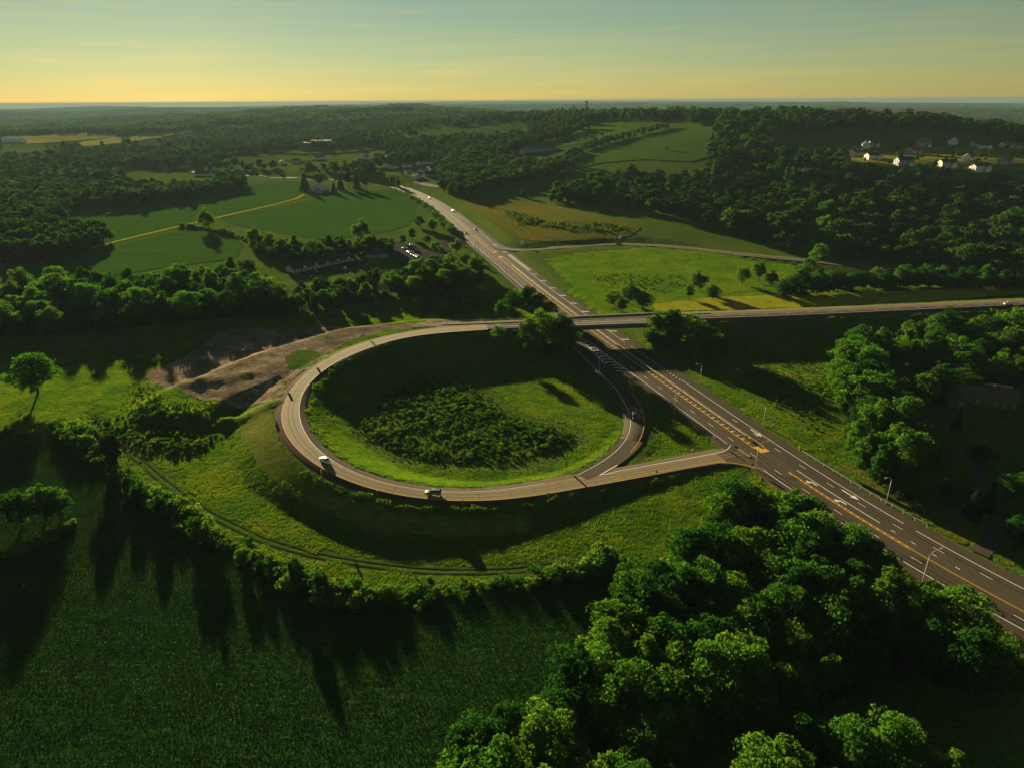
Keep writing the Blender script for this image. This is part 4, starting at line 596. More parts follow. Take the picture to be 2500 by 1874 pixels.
# ------------------------------------------------------------------ loop ramp, exit ramp, north-east ramp
sl = np.arange(0, LLP.L, 3.0); wl_ = np.interp(sl, LLP.s, LP[:, 3])
lp = tag(strip(LLP, sl, -wl_ - 2.1, wl_ + 1.9, 0, 'loop_ramp', M['shoulder'], skirt=.6), kind='structure')
end = LLP.L - 12
strip(LLP, sl, -wl_ - .15, wl_ + .15, .012, 'carriageway', M['ramp'], lp)
M['rampwear'] = ground_mat('tyre darkened concrete', [(.155, .118, .064), (.205, .157, .085)], .06, fine=2.2, fine_amt=.25, bump=.1, bdist=.02, rough=.9, spec=.05)
# the ramp runs anticlockwise from the bridge: the outer edge is on its right
xl = LLP.at(sl)[0]; yl = LLP.at(sl)[1]
lm = sl[(xl < 43.5)]; lw = np.interp(lm, LLP.s, LP[:, 3]); li = sl[(xl < 12) | (yl > 250)]; lwi = np.interp(li, LLP.s, LP[:, 3])
def edge(line, d, o, w, name, mat, parent): return strip(line, d, o - w / 2, o + w / 2, .026, name, mat, parent)
edge(LLP, lm, lw, .2, 'outer_line', M['yellow'], lp)
edge(LLP, li, -lwi, .2, 'inner_line', M['white'], lp)
jn = [(float(d), float(d + .09), 0, 0, float(2 * np.interp(d, LLP.s, LP[:, 3]))) for d in np.arange(60, LLP.L - 20, 9.0) + RNG.uniform(-2, 2, len(np.arange(60, LLP.L - 20, 9.0)))]
marks(LLP, jn, 'slab_joints', M['tar'], lp, .02)
for s_ in (-.8, .8): strip(LLP, sl, s_ - .3, s_ + .3, .017, 'wheel_wear', M['rampwear'], lp)
se = np.arange(0, LEX.L, 3.0); we = np.interp(se, LEX.s, EX[:, 3]); 
eo = np.interp(se, [0, 60, 110, LEX.L - 30, LEX.L], [.4, 1.0, 1.6, 1.2, -.3]); ei = np.interp(se, [0, LEX.L - 30, LEX.L], [2.0, 2.0, .3]); far_ = se < LEX.L - 34
ex = tag(strip(LEX, se[far_], (-we - eo)[far_], (we + ei)[far_], -.012, 'exit_ramp', M['asphalt'], skirt=.6), kind='structure')
strip(LEX, se[se > LEX.L - 38.5], (-we - eo)[se > LEX.L - 38.5], (we + ei)[se > LEX.L - 38.5], -.012, 'ramp_end', M['asphalt'], ex)
edge(LEX, se[se > 3], we[se > 3] - .05, .2, 'inner_line', M['white'], ex)
go = (se > 66) & (se < LEX.L - 26)
edge(LEX, se[go], -we[go] + .05, .2, 'outer_line', M['yellow'], ex)
def paint_line(pts_, w, name, mat, parent, lift=.045, line=None):
    P = np.asarray(pts_, float); s = along(P); d = np.linspace(0, s[-1], max(3, int(s[-1] / 1.5))); Q = np.stack([np.interp(d, s, P[:, k]) for k in (0, 1)], 1)
    for _ in range(3): Q[1:-1] = .25 * Q[:-2] + .5 * Q[1:-1] + .25 * Q[2:]
    t = np.gradient(Q, axis=0); t /= np.linalg.norm(t, axis=1)[:, None]; nr_ = np.stack([t[:, 1], -t[:, 0]], 1) * w / 2; n = len(Q)
    z = np.zeros(n) if line is None else seg_nearest(Q[:, 0], Q[:, 1], line.P[:, :3])[1]
    V = np.concatenate([np.c_[Q - nr_, z + lift], np.c_[Q + nr_, z + lift]]); k = np.arange(n - 1)
    return link(name, mesh_arrays(name, V, np.stack([k, n + k, n + k + 1, k + 1], 1), [mat]), parent)
gl, gr = np.array(PL['gore_l']), np.array(PL['gore_r'])
paint_line(gl, .26, 'gore_line', M['white'], hw, .03); paint_line(gr, .26, 'gore_line', M['white'], hw, .03)
def along_frac(P, f): s = along(P); return np.array([np.interp(f * s[-1], s, P[:, k]) for k in (0, 1)])
Q = []
for k in range(14):
    f = .05 + .93 * (k / 13) ** .9; A, B = along_frac(gl, f), along_frac(gr, f); A3, B3 = Vector((*A, .03)), Vector((*B, .03))
    fwd = Vector((*(along_frac(gr, max(0, f - .05)) - B), 0)); u = fwd.normalized() * .9; wd_ = (B3 - A3).length; tip = A3.lerp(B3, .38) + fwd.normalized() * wd_ * .55
    for a, b in ((A3, tip), (tip, B3)): Q.append([tuple(a), tuple(b), tuple(b + u), tuple(a + u)])
quads(Q, 'gore_chevrons', M['white'], hw)
# junction apron, with its curved lines
m = MB(); m.poly([(x, y, .016) for x, y in PL['apron']]); m.build('junction_apron', M['asphalt'], lp)
paint_line(PL['apron_white'], .3, 'stop_edge_line', M['white'], lp, .05, LLP); paint_line(PL['apron_yellow'], .24, 'outer_line', M['yellow'], lp, .05, LLP)
paint_line(PL['vee_white'], .4, 'vee_line', M['white'], lp, .07, LLP); paint_line(PL['vee_lower'], .3, 'vee_line', M['white'], lp, .07, LLP)
marks(LHW, [(H(190), H(256), -9.8, -10.2, .26)], 'gore_edge', M['white'], hw, .03)
sn = np.arange(0, LNE.L, 4.0)
nr = tag(strip(LNE, sn, -5.6, 5.4, .006, 'north_ramp', M['shoulder'], skirt=.6), kind='structure')
strip(LNE, sn, -3.7, 3.7, .018, 'carriageway', M['asphalt'], nr)
edge(LNE, sn[sn > 40], 3.6, .18, 'edge_line', M['white'], nr); edge(LNE, sn[sn > 40], -3.6, .18, 'edge_line', M['white'], nr)

# ------------------------------------------------------------------ overpass road and its bridge
so = LOV.s
def ov_part(x0, x1, name, mat, parent=None, lift=0, a=None, b=None, skirt=0):
    d = np.interp(np.linspace(x0, x1, max(3, int((x1 - x0) / 4))), OV[:, 0], so); hwid = np.interp(d, so, OV[:, 3])
    return strip(LOV, d, -hwid if a is None else a(hwid), hwid if b is None else b(hwid), lift, name, mat, parent, skirt=skirt)
west = tag(ov_part(-37, BX0, 'overpass_road', M['shoulder'], skirt=.6, lift=-.03), kind='structure')
east = tag(ov_part(BX1, 555, 'overpass_road', M['asphalt'], skirt=.6), kind='structure')
br = empty('overpass_bridge', (float((BX0 + BX1) / 2), float(np.interp((BX0 + BX1) / 2, OV[:, 0], OV[:, 1])), 0))
tag(br, 'long low road bridge with green steel girders crossing over the highway', 'bridge')
def keep(o, parent):            # world-built mesh under a placed parent
    o.parent = parent; o.matrix_parent_inverse = Matrix.Translation(parent.location).inverted(); return o
keep(ov_part(BX0, BX1, 'deck', M['deck']), br)
bd = np.interp(np.linspace(BX0, BX1, 16), OV[:, 0], so); bh = np.interp(bd, so, OV[:, 3])
def side_band(o0, o1, z0, z1, name, mat):
    x, y, z, tx, ty = LOV.at(bd); n = len(bd)
    V = np.concatenate([np.stack([x + ty * o, y - tx * o, z + h], 1) for o, h in ((o0, z0), (o1, z0), (o1, z1), (o0, z1))])
    i = np.arange(n - 1); Fq = np.concatenate([np.stack([a * n + i, a * n + i + 1, b * n + i + 1, b * n + i], 1) for a, b in ((0, 1), (1, 2), (2, 3), (3, 0))])
    caps = np.array([[0, n, 2 * n, 3 * n], [n - 1, 4 * n - 1, 3 * n - 1, 2 * n - 1]])
    return keep(link(name, mesh_arrays(name, V, np.concatenate([Fq, caps]), [mat])), br)
side_band(-bh - .25, bh + .25, -.45, -.02, 'deck_slab', M['concrete'])
for o in (bh - .5, -bh + .2): side_band(o, o + .3, -2.2, -.46, 'girder', M['green_steel'])
for f in (-.5, -.17, .17, .5): side_band(bh * f - .15, bh * f + .15, -2.1, -.46, 'girder', M['green_steel'])
for s in (1, -1):
    side_band(s * bh - .2, s * bh + .2, -.01, .5, 'kerb_parapet', M['concrete'])
    side_band(s * bh - .06, s * bh + .06, .78, .92, 'bridge_rail', M['steel'])
    m = MB()
    for d in np.arange(bd[0] + 1, bd[-1], 3.6):
        p = LOV.pt(d, s * float(np.interp(d, so, OV[:, 3])), .49); m.box(p[0] - .07, p[0] + .07, p[1] - .07, p[1] + .07, p[2], p[2] + .5)
    tag(keep(m.build('rail_post', M['steel']), br), kind='stuff')
for xe in (BX0 + .6, BX1 - .6):
    d = float(np.interp(xe, OV[:, 0], so)); h_ = float(np.interp(d, so, OV[:, 3]))
    x, y, z, tx, ty = (float(v) for v in LOV.at(d)); m = MB()
    m.box(-.6, .6, -h_ - .1, h_ + .1, -1.5, z - .47); o = m.build('abutment', M['concrete'])
    o.location = (x, y, 0); o.rotation_euler = (0, 0, math.atan2(ty, tx)); bpy.context.view_layer.update(); keep(o, br)
def ovm(x0, x1, f, w, name, mat, parent, dash=None):
    a, b = (float(np.interp(v, OV[:, 0], so)) for v in (x0, x1))
    sp = [(a, b)] if not dash else [(t, t + dash[0]) for t in np.arange(a, b, dash[1])]
    o = marks(LOV, [(p, q, float(np.interp(p, so, OV[:, 3])) * f, float(np.interp(q, so, OV[:, 3])) * f, w) for p, q in sp], name, mat, parent, .03)
    return o
pv = ov_part(-37, BX0, 'carriageway', M['asphalt'], west, -.015, lambda h: -h * .55, lambda h: h * .75)
for x0, x1, par in ((-20, BX0, west), (BX0, BX1, br), (BX1, 550, east)):
    os_ = [ovm(x0, x1, .28, .22, 'edge_line', M['white'], None), ovm(x0, x1, -.12, .2, 'lane_dashes', M['white'], None, (3.05, 12.19)), ovm(x0, x1, -.86, .16, 'edge_line', M['yellow'], None)]
    for o in os_:
        if par is br: keep(o, br)
        else: o.parent = par

# ------------------------------------------------------------------ rails along the roads
def rail(name, line, d0, d1, off, label, gap=3.8, z=.72):
    p0 = line.pt(d0, off if not callable(off) else off(d0)); root = empty(name, (p0[0], p0[1], p0[2])); tag(root, label, 'guard rail', 'road guard rails')
    d = np.arange(d0, d1, 4.0); x, y, zz, tx, ty = line.at(d); o = np.array([off(v) if callable(off) else off for v in d])
    sec = [(0, z - .16), (.05, z - .08), (0, z), (.05, z + .08), (0, z + .16), (-.03, z + .16), (-.03, z - .16)]
    n = len(d); V = np.concatenate([np.stack([x + ty * (o + a), y - tx * (o + a), zz + b], 1) for a, b in sec]); i = np.arange(n - 1); k = len(sec)
    Fq = np.concatenate([np.stack([a * n + i, a * n + i + 1, ((a + 1) % k) * n + i + 1, ((a + 1) % k) * n + i], 1) for a in range(k)])
    keep(link('beam', mesh_arrays('beam', V, Fq, [M['steel']])), root)
    m = MB()
    for t in np.arange(d0, d1, gap):
        q = line.pt(t, (off(t) if callable(off) else off)); m.box(q[0] - .06, q[0] + .06, q[1] - .06, q[1] + .06, q[2] - .6, q[2] + z + .1)
    tag(keep(m.build('post_row', M['steel']), root), kind='stuff'); return root
rail('guard_rail', LHW, H(62), H(112), 10.6, 'steel guard rail along the lawn edge at the lower right of the highway')
rail('guard_rail', LHW, H(-40), H(36), 10.2, 'steel guard rail beyond the driveway at the right frame edge')
rail('guard_rail', LLP, 58, 92, lambda t: -float(np.interp(t, LLP.s, LP[:, 3])) - 2.6, 'curved steel guard rail on the inner edge of the loop ramp')
dW = [float(np.interp(v, OV[:, 0], so)) for v in (-36, BX0 - 1)]
rail('guard_rail', LOV, dW[0], dW[1], lambda t: -float(np.interp(t, so, OV[:, 3])) - .4, 'steel guard rail on the far side of the overpass west of the bridge')
dE = [float(np.interp(v, OV[:, 0], so)) for v in (BX1 + 1, BX1 + 24)]
rail('guard_rail', LOV, dE[0], dE[1], lambda t: -float(np.interp(t, so, OV[:, 3])) - .3, 'short steel guard rail on the far side of the overpass east of the bridge')
# median barrier: a box beam on posts
root = empty('median_barrier', LHW.pt(H(126), -.2)); tag(root, 'long steel median barrier between the yellow lines of the highway', 'barrier')
d = np.arange(H(126), H(414), 4.0); n = len(d); x, y, z, tx, ty = LHW.at(d)
sec = [(-.34, .62), (-.06, .62), (-.06, .86), (-.34, .86)]
V = np.concatenate([np.stack([x + ty * a, y - tx * a, z + b], 1) for a, b in sec]); i = np.arange(n - 1)
keep(link('beam', mesh_arrays('beam', V, np.concatenate([np.stack([a * n + i, a * n + i + 1, ((a + 1) % 4) * n + i + 1, ((a + 1) % 4) * n + i], 1) for a in range(4)]), [M['steel']])), root)
m = MB()
for t in np.arange(H(126), H(414), 1.9):
    q = LHW.pt(t, -.2); m.box(q[0] - .05, q[0] + .05, q[1] - .05, q[1] + .05, q[2], q[2] + .62)
tag(keep(m.build('post_row', M['steel']), root), kind='stuff')
m = MB(); q = LHW.pt(H(122.5), -.2); m.box(-1.2, 1.2, -.45, .45, 0, .8); o = m.build('end_cushion', M['sign_black']); o.location = q; o.rotation_euler = (0, 0, math.atan2(float(LHW.at(H(122))[4]), float(LHW.at(H(122))[3]))); bpy.context.view_layer.update(); keep(o, root)

# ------------------------------------------------------------------ street lamps
def lamp_meshes(hgt, arm):
    m = MB(); m.tube([(0, 0, 0), (0, 0, hgt * .5), (0, 0, hgt * .84)], [.15, .12, .09], 8); pole = m.mesh('pole', M['pole'], True)
    m = MB(); m.tube([(0, 0, 0), (0, 0, .5)], [.24, .22], 8); base = m.mesh('base', M['concrete'])
    pts = [(0, 0, hgt * .835)] + [(arm * (1 - math.cos(a)) * .62, 0, hgt * .84 + (hgt * .15) * math.sin(a)) for a in (.3, .6, .9, 1.2, 1.5)] + [(arm, 0, hgt * 1.0)]
    m = MB(); m.tube(pts, [.085, .08, .075, .07, .065, .06, .05], 8); armm = m.mesh('arm', M['pole'], True)
    m = MB(); m.prism([(-.1, -.16), (.1, -.2), (.55, -.17), (.75, -.08), (.75, .08), (.55, .17), (.1, .2), (-.1, .16)], 2, hgt - .13, hgt + .08); m.box(.12, .6, -.12, .12, hgt - .2, hgt - .13)
    m.v = [(v[0] + arm, v[1], v[2]) for v in m.v]; head = m.mesh('lamp_head', M['steel'])
    return [('base', base), ('pole', pole), ('arm', armm), ('lamp_head', head)]
LM = {k: lamp_meshes(*k) for k in ((9.6, 3.2), (9.0, 2.2), (8.6, 1.4))}
def lamp(x, y, rz, key, label):
    r = empty('street_lamp', (x, y, float(gz(x, y))), rz); tag(r, label, 'street lamp', 'street lamps along the roads')
    for n_, me in LM[key]: link(n_, me, r)
toR = math.atan2(-float(LHW.at(H(150))[3]), float(LHW.at(H(150))[4]))         # across the road, to the right
for (x, y), t in zip(PL['lamps_west'], ('slim curved street lamp standing left of the exit ramp below the bridge', 'curved street lamp on the grass triangle between ramp and highway', 'curved street lamp beside the junction of branch ramp and highway', 'large curved street lamp rising from the trees at the lower right roadside')):
    lamp(x, y, toR + .05, (9.6, 3.2), t)
for (x, y), t in zip(PL['lamps_east'], ('street lamp on the right verge just below the tree clump by the bridge', 'street lamp on the right verge opposite the grass triangle', 'street lamp on the lawn at the lower right of the highway', 'street lamp under the right end of the bridge')):
    lamp(x, y, toR + math.pi, (9.0, 2.2) if 'under' not in t else (8.6, 1.4), t)
lamp(*PL['lamp_bridge'][0], toR, (9.6, 3.2), 'street lamp whose curved top shows just above the far bridge rail')
lamp(*PL['lamp_ne'][0], -1.2, (8.6, 1.4), 'street lamp beside the north ramp in front of the dark slope')
for (x, y), t in zip(PL['poles'], ('left one of two bare wooden poles beside the highway above the hedge', 'right one of two bare wooden poles beside the highway above the hedge')):
    r = empty('wooden_pole', (x, y, float(gz(x, y)))); tag(r, t, 'pole', 'pair of wooden poles')
    m = MB(); m.tube([(0, 0, 0), (0, 0, 9.5)], [.2, .14], 8); m.build('pole', M['wood'], r); m = MB(); m.box(-.9, .9, -.07, .07, 8.8, 8.95); m.build('crossarm', M['wood'], r)

# ------------------------------------------------------------------ signs
def sign(name, x, y, z, rz, w, h, zb, face, back, label, cat='road sign', group=None, posts=1, chevron=False, diamond=False):
    r = empty(name, (x, y, z), rz); tag(r, label, cat, group)
    m = MB()
    for px in ((0,) if posts == 1 else (-w * .35, w * .35)): m.box(px - .04, px + .04, .03, .09, -.3, zb + h * .9)
    m.build('post', M['steel'], r)
    if diamond:
        c = zb + h / 2; m = MB(); m.prism([(0, c - h / 2), (w / 2, c), (0, c + h / 2), (-w / 2, c)], 1, 0, .025); f = m.build('panel', face, r)
    else:
        m = MB(); m.box(-w / 2, w / 2, 0, .025, zb, zb + h); f = m.build('panel', face, r)
    m = MB(); m.box(-w / 2 + .02, w / 2 - .02, .026, .03, zb + .02, zb + h - .02) if not diamond else m.box(-w / 4, w / 4, .026, .03, zb + h / 4, zb + h * .75); m.build('panel_back', back, f)
    if chevron:
        m = MB(); k = w * .28; c = zb + h / 2
        for s in (1, -1): m.poly([(-k, -.006, c + s * h * .38), (-k + .2 * w, -.006, c + s * h * .38), (k + .12 * w, -.006, c), (k - .12 * w, -.006, c)][::-s])
        m.build('chevron', M['sign_black'], f)
    return r
CL = ('yellow chevron sign at the top of the loop beside the gravel', 'yellow chevron sign on the grass island at the edge of the bare earth', 'yellow chevron sign on the outer verge above the leftmost bend of the loop', 'yellow chevron sign at the leftmost bend of the loop', 'yellow chevron sign outside the loop just below the white car', 'chevron sign seen edge on at the lower left of the loop', 'chevron sign seen from behind at the bottom of the loop', 'chevron sign seen from behind right of the bottom of the loop')
for i, ((x, y), t) in enumerate(zip(PL['chevrons'], CL)):
    dd, zz_ = seg_nearest(np.array([x]), np.array([y]), LP[:, :3]); c = np.array([-10, 245]); v = c - np.array([x, y])
    # outside the pavement, facing traffic coming round the loop
    k = int(np.argmin(np.hypot(LP[:, 0] - x, LP[:, 1] - y))); t_ = LLP.t[k]; nrm = np.array([t_[1], -t_[0]]); p = LP[k, :2] + nrm * (LP[k, 3] + 3.0)
    face = math.atan2(t_[1] - .45 * nrm[1], t_[0] - .45 * nrm[0])
    sign('chevron_sign', float(p[0]), float(p[1]), float(gz(p[0], p[1])), face + math.pi / 2, 1.0, 1.25, 1.3, M['sign_yellow'], M['sign_back'], t, group='chevron signs round the loop', chevron=True)
sign('mile_marker', *PL['sign_loop'][0], float(gz(*PL['sign_loop'][0])), .3, .7, 1.5, 1.6, M['sign_back'], M['sign_back'], 'small dark sign on a post in the mown strip inside the loop')
sign('marker_sign', *PL['marker_branch'][0], float(gz(*PL['marker_branch'][0])) + .1, 2.2, .7, .9, 1.0, M['sign_white'], M['sign_back'], 'small white marker sign at the yellow line of the branch ramp')
SL = ('small sign seen from behind beside the lamp at the junction', 'two small route signs on a post at the tip of the grass triangle', 'small pale square sign in the weeds right of the highway', 'dark route sign seen from behind left of the triangle lamp', 'small white sign at the inner edge of the exit ramp')
for i, ((x, y), t) in enumerate(zip(PL['signs_small'], SL)):
    r = sign('road_sign', x, y, float(gz(x, y)), (0.1, .2, 3.0, .15, .1)[i], (.9, .75, .9, .75, .5)[i], (.9, .75, .9, 1.6, .8)[i], 1.7, (M['sign_back'], M['sign_white'], M['sign_white'], M['sign_back'], M['sign_white'])[i], M['sign_back'], t)
    if i == 1:
        m = MB(); m.box(-.5, -.1, -.01, .02, 2.55, 2.95); m.build('upper_panel', M['sign_white'], r)
x, y = PL['sign_lattice'][0]
sign('directional_sign', x, y, float(gz(x, y)), .95, 2.4, 3.0, 2.2, M['sign_back'], M['sign_back'], 'large grey sign board seen from behind at the right roadside', posts=2)
for (x, y), t in zip(PL['sign_white'], ('bright white sign board at the mouth of the north ramp', 'bright white sign board behind the dark car on the north ramp')):
    sign('white_sign', x, y, float(gz(x, y)), .25, 2.4, 3.4, 2.0, M['sign_white'], M['sign_back'], t, posts=2)
for (x, y), t in zip(PL['sign_yellow_ne'], ('small yellow diamond sign beyond the north ramp, left of a pair', 'small yellow diamond sign beyond the north ramp, right of a pair')):
    sign('warning_sign', x, y, float(gz(x, y)), .2, 1.4, 1.4, 2.0, M['sign_yellow'], M['sign_back'], t, diamond=True)

# ------------------------------------------------------------------ cars
def paint(name, c):
    m = plain(name, c, .28, .6, .25 if max(c) < .5 else 0, var=.04); return m
PAINT = {'white': paint('white car paint', (.78, .78, .76)), 'silver': paint('silver car paint', (.42, .43, .44)), 'red': paint('red car paint', (.42, .03, .02)), 'dark': paint('dark car paint', (.03, .035, .045)), 'grey': paint('grey car paint', (.17, .18, .19)), 'blue': paint('blue car paint', (.05, .09, .17))}
def loft(secs, mat, name):
    """secs: (x, half width, z bottom, z top, shoulder inset)"""
    m = MB(); k = 8
    for x, w, zb, zt, ins in secs:
        m.v += [(x, -w * .9, zb), (x, -w, zb + (zt - zb) * .35), (x, -w * .97, zb + (zt - zb) * .75), (x, -w + ins, zt), (x, w - ins, zt), (x, w * .97, zb + (zt - zb) * .75), (x, w, zb + (zt - zb) * .35), (x, w * .9, zb)]
    for i in range(len(secs) - 1):
        a, b = i * k, (i + 1) * k
        m.f += [(a + j, a + (j + 1) % k, b + (j + 1) % k, b + j) for j in range(k)]
    m.f += [tuple(range(k)), tuple(range((len(secs) - 1) * k, len(secs) * k))[::-1]]
    return m.mesh(name, mat, False)
CARKIND = {
 'sedan': dict(L=4.6, body=[(-2.3, .74, .38, .78, .1), (-2.15, .86, .28, .92, .12), (-1.2, .89, .24, .98, .1), (.5, .9, .24, .98, .1), (1.4, .88, .24, .90, .12), (2.1, .8, .28, .76, .12), (2.3, .66, .36, .62, .1)],
   glass=[(-1.75, .72, .93, .97, .06), (-1.05, .74, .95, 1.36, .16), (.35, .74, .95, 1.38, .16), (1.15, .74, .95, .99, .06)], roof=[(-1.0, .62, 1.34, 1.42, .08), (.1, .64, 1.36, 1.45, .08), (.35, .6, 1.35, 1.40, .08)]),
 'suv': dict(L=4.8, body=[(-2.4, .82, .42, .98, .08), (-2.3, .92, .34, 1.08, .1), (-1.2, .94, .30, 1.12, .08), (.7, .94, .30, 1.12, .08), (1.5, .93, .30, 1.06, .1), (2.2, .88, .34, .94, .12), (2.4, .74, .42, .8, .1)],
   glass=[(-2.25, .80, 1.05, 1.12, .05), (-2.0, .8, 1.1, 1.60, .14), (.4, .8, 1.1, 1.62, .14), (1.15, .8, 1.08, 1.13, .05)], roof=[(-2.0, .68, 1.56, 1.68, .08), (-.5, .7, 1.60, 1.72, .08), (.4, .66, 1.58, 1.66, .08)])}
CARMESH = {}
def car_parts(kind, colr):
    if (kind, colr) in CARMESH: return CARMESH[kind, colr]
    K = CARKIND[kind]; out = [('body', loft(K['body'], PAINT[colr], 'body')), ('window_band', loft(K['glass'], M['glass'], 'window_band')), ('roof', loft(K['roof'], PAINT[colr], 'roof'))]
    if 'wheel' not in CARMESH:
        m = MB(); m.tube([(0, -.11, 0), (0, .11, 0)], .33, 14); CARMESH['wheel'] = m.mesh('wheel', M['tyre'])
        m = MB(); m.tube([(0, -.125, 0), (0, .125, 0)], .19, 10); CARMESH['rim'] = m.mesh('rim', M['steel'])
        m = MB(); m.box(-.06, .06, -.19, .19, -.07, .07); CARMESH['headlight'] = m.mesh('headlight', M['lamp_clear']); CARMESH['tail_light'] = m.mesh('tail_light', M['lamp_red'])
    CARMESH[kind, colr] = out; return out
def car(kind, colr, x, y, z, rz, label, group=None):
    r = empty('car', (x, y, z), rz); tag(r, label, 'car', group); L_ = CARKIND[kind]['L'] / 2
    for n_, me in car_parts(kind, colr): link(n_, me, r)
    for sx in (-.6, .6):
        for sy in (-1, 1):
            w_ = link('wheel', CARMESH['wheel'], r, (sx * L_, sy * .8, .33)); link('rim', CARMESH['rim'], w_)
    for sy in (-1, 1):
        link('headlight', CARMESH['headlight'], r, (L_ - .12, sy * .55, .64 if kind == 'sedan' else .82)); link('tail_light', CARMESH['tail_light'], r, (-L_ + .06, sy * .62, .74 if kind == 'sedan' else .92))
    return r
def on_line(line, xy, off, direction, kind, colr, label, group='cars driving on the roads', dz=.03):
    d_ = np.hypot(line.P[:, 0] - xy[0], line.P[:, 1] - xy[1]); k = int(np.argmin(d_)); s_ = float(line.s[k]); t = line.t[k]
    s_ += float((np.array(xy) - line.P[k, :2]) @ t)
    x, y, z = line.pt(s_, off, dz); return car(kind, colr, x, y, z, math.atan2(t[1], t[0]) + (0 if direction > 0 else math.pi), label, group)
on_line(LLP, PL['car_sedan'][0], -.5, -1, 'sedan', 'white', 'white sedan on the lower left curve of the loop ramp')
on_line(LLP, PL['car_suv'][0], -.4, -1, 'suv', 'grey', 'dark grey sport utility vehicle at the bottom of the loop ramp')
on_line(LEX, PL['car_exit'][0], .9, 1, 'suv', 'dark', 'dark car on the right hand curve of the exit ramp')
c4 = PL['cars_hw']
on_line(LHW, c4[0], 3.6, -1, 'suv', 'white', 'farthest white car on the highway near the bend'); on_line(LHW, c4[1], 6.2, -1, 'suv', 'white', 'white car on the highway above the yellow median hatching')
on_line(LHW, c4[2], 6.4, -1, 'sedan', 'silver', 'silver car on the right side of the highway before the north ramp'); on_line(LHW, c4[3], -5.4, 1, 'sedan', 'red', 'red car on the left side of the highway beside the car park')
on_line(LNE, PL['car_ne'][0], .2, -1, 'sedan', 'dark', 'dark car on the north ramp below the white sign board')
on_line(LOV, PL['car_over'][0], 1.5, 1, 'sedan', 'white', 'white car on the overpass road near the right frame edge')
PCL = ('white', 'silver', 'blue', 'dark', 'white', 'silver', 'white')
PCT = ('white parked car, farthest of the row in the car park', 'silver parked car, second of the row in the car park', 'blue parked car, third of the row in the car park', 'dark parked car, fourth of the row in the car park', 'white parked car, fifth of the row in the car park', 'silver parked car, nearest of the row in the car park', 'white car parked alone on the grass behind the row in the car park')
for (x, y), c, t in zip(PL['cars_lot'], PCL, PCT): car('sedan', c, x, y, float(gz(x, y)) + .24, .15, t, 'cars in the car park')
for (x, y), c, t in zip(PL['cars_motel'], ('dark', 'white', 'red', 'silver'), ('dark car parked in front of the middle of the motel', 'white car parked in front of the right part of the motel', 'dark red car parked at the right end of the motel lot', 'silver car parked at the left end of the motel lot')): car('sedan', c, x, y, float(gz(x, y)) + .24, 2.2, t, 'cars by the motel')
# round hay bales
for (x, y), t in zip(PL['bales'], ('round hay bale at the right end of the mown strip, farther one', 'round hay bale at the right end of the mown strip, nearer one')):
    m = MB(); m.tube([(0, -.65, .75), (0, -.6, .75), (0, .6, .75), (0, .65, .75)], [.62, .76, .76, .62], 18); tag(m.build('hay_bale', M['hay_bale'], None, True, loc=(x, y, float(gz(x, y)) + .1), rz=.5), t, 'hay bale', 'pair of round hay bales')
# ------------------------------------------------------------------ buildings
WIN = {}
def window_mesh(w, h):
    if (w, h) not in WIN:
        m = MB(); m.box(-w / 2, w / 2, -.04, .05, 0, h); fr = m.mesh('window', M['trim'])
        m = MB(); m.box(-w / 2 + .09, -.03, -.055, -.041, .09, h - .09); m.box(.03, w / 2 - .09, -.055, -.041, .09, h - .09); WIN[w, h] = (fr, m.mesh('pane', M['glass']))
    return WIN[w, h]
def put_window(parent, x, y, z, rz, w=1.1, h=1.4):
    fr, pa = window_mesh(w, h); o = link('window', fr, parent, (x, y, z), rz); link('pane', pa, o); return o
def gable(m, x0, x1, y0, y1, z0, zr, over=.4, th=.22):
    """gable roof, ridge along x"""
    ym = (y0 + y1) / 2
    for s, ye in ((-1, y0 - over), (1, y1 + over)):
        ze = z0 - over * (zr - z0) / ((y1 - y0) / 2)
        m.prism([(ye, ze), (ym, zr), (ym, zr + th), (ye, ze + th)] if s < 0 else [(ym, zr), (ye, ze), (ye, ze + th), (ym, zr + th)], 0, x0 - over, x1 + over)
    return m
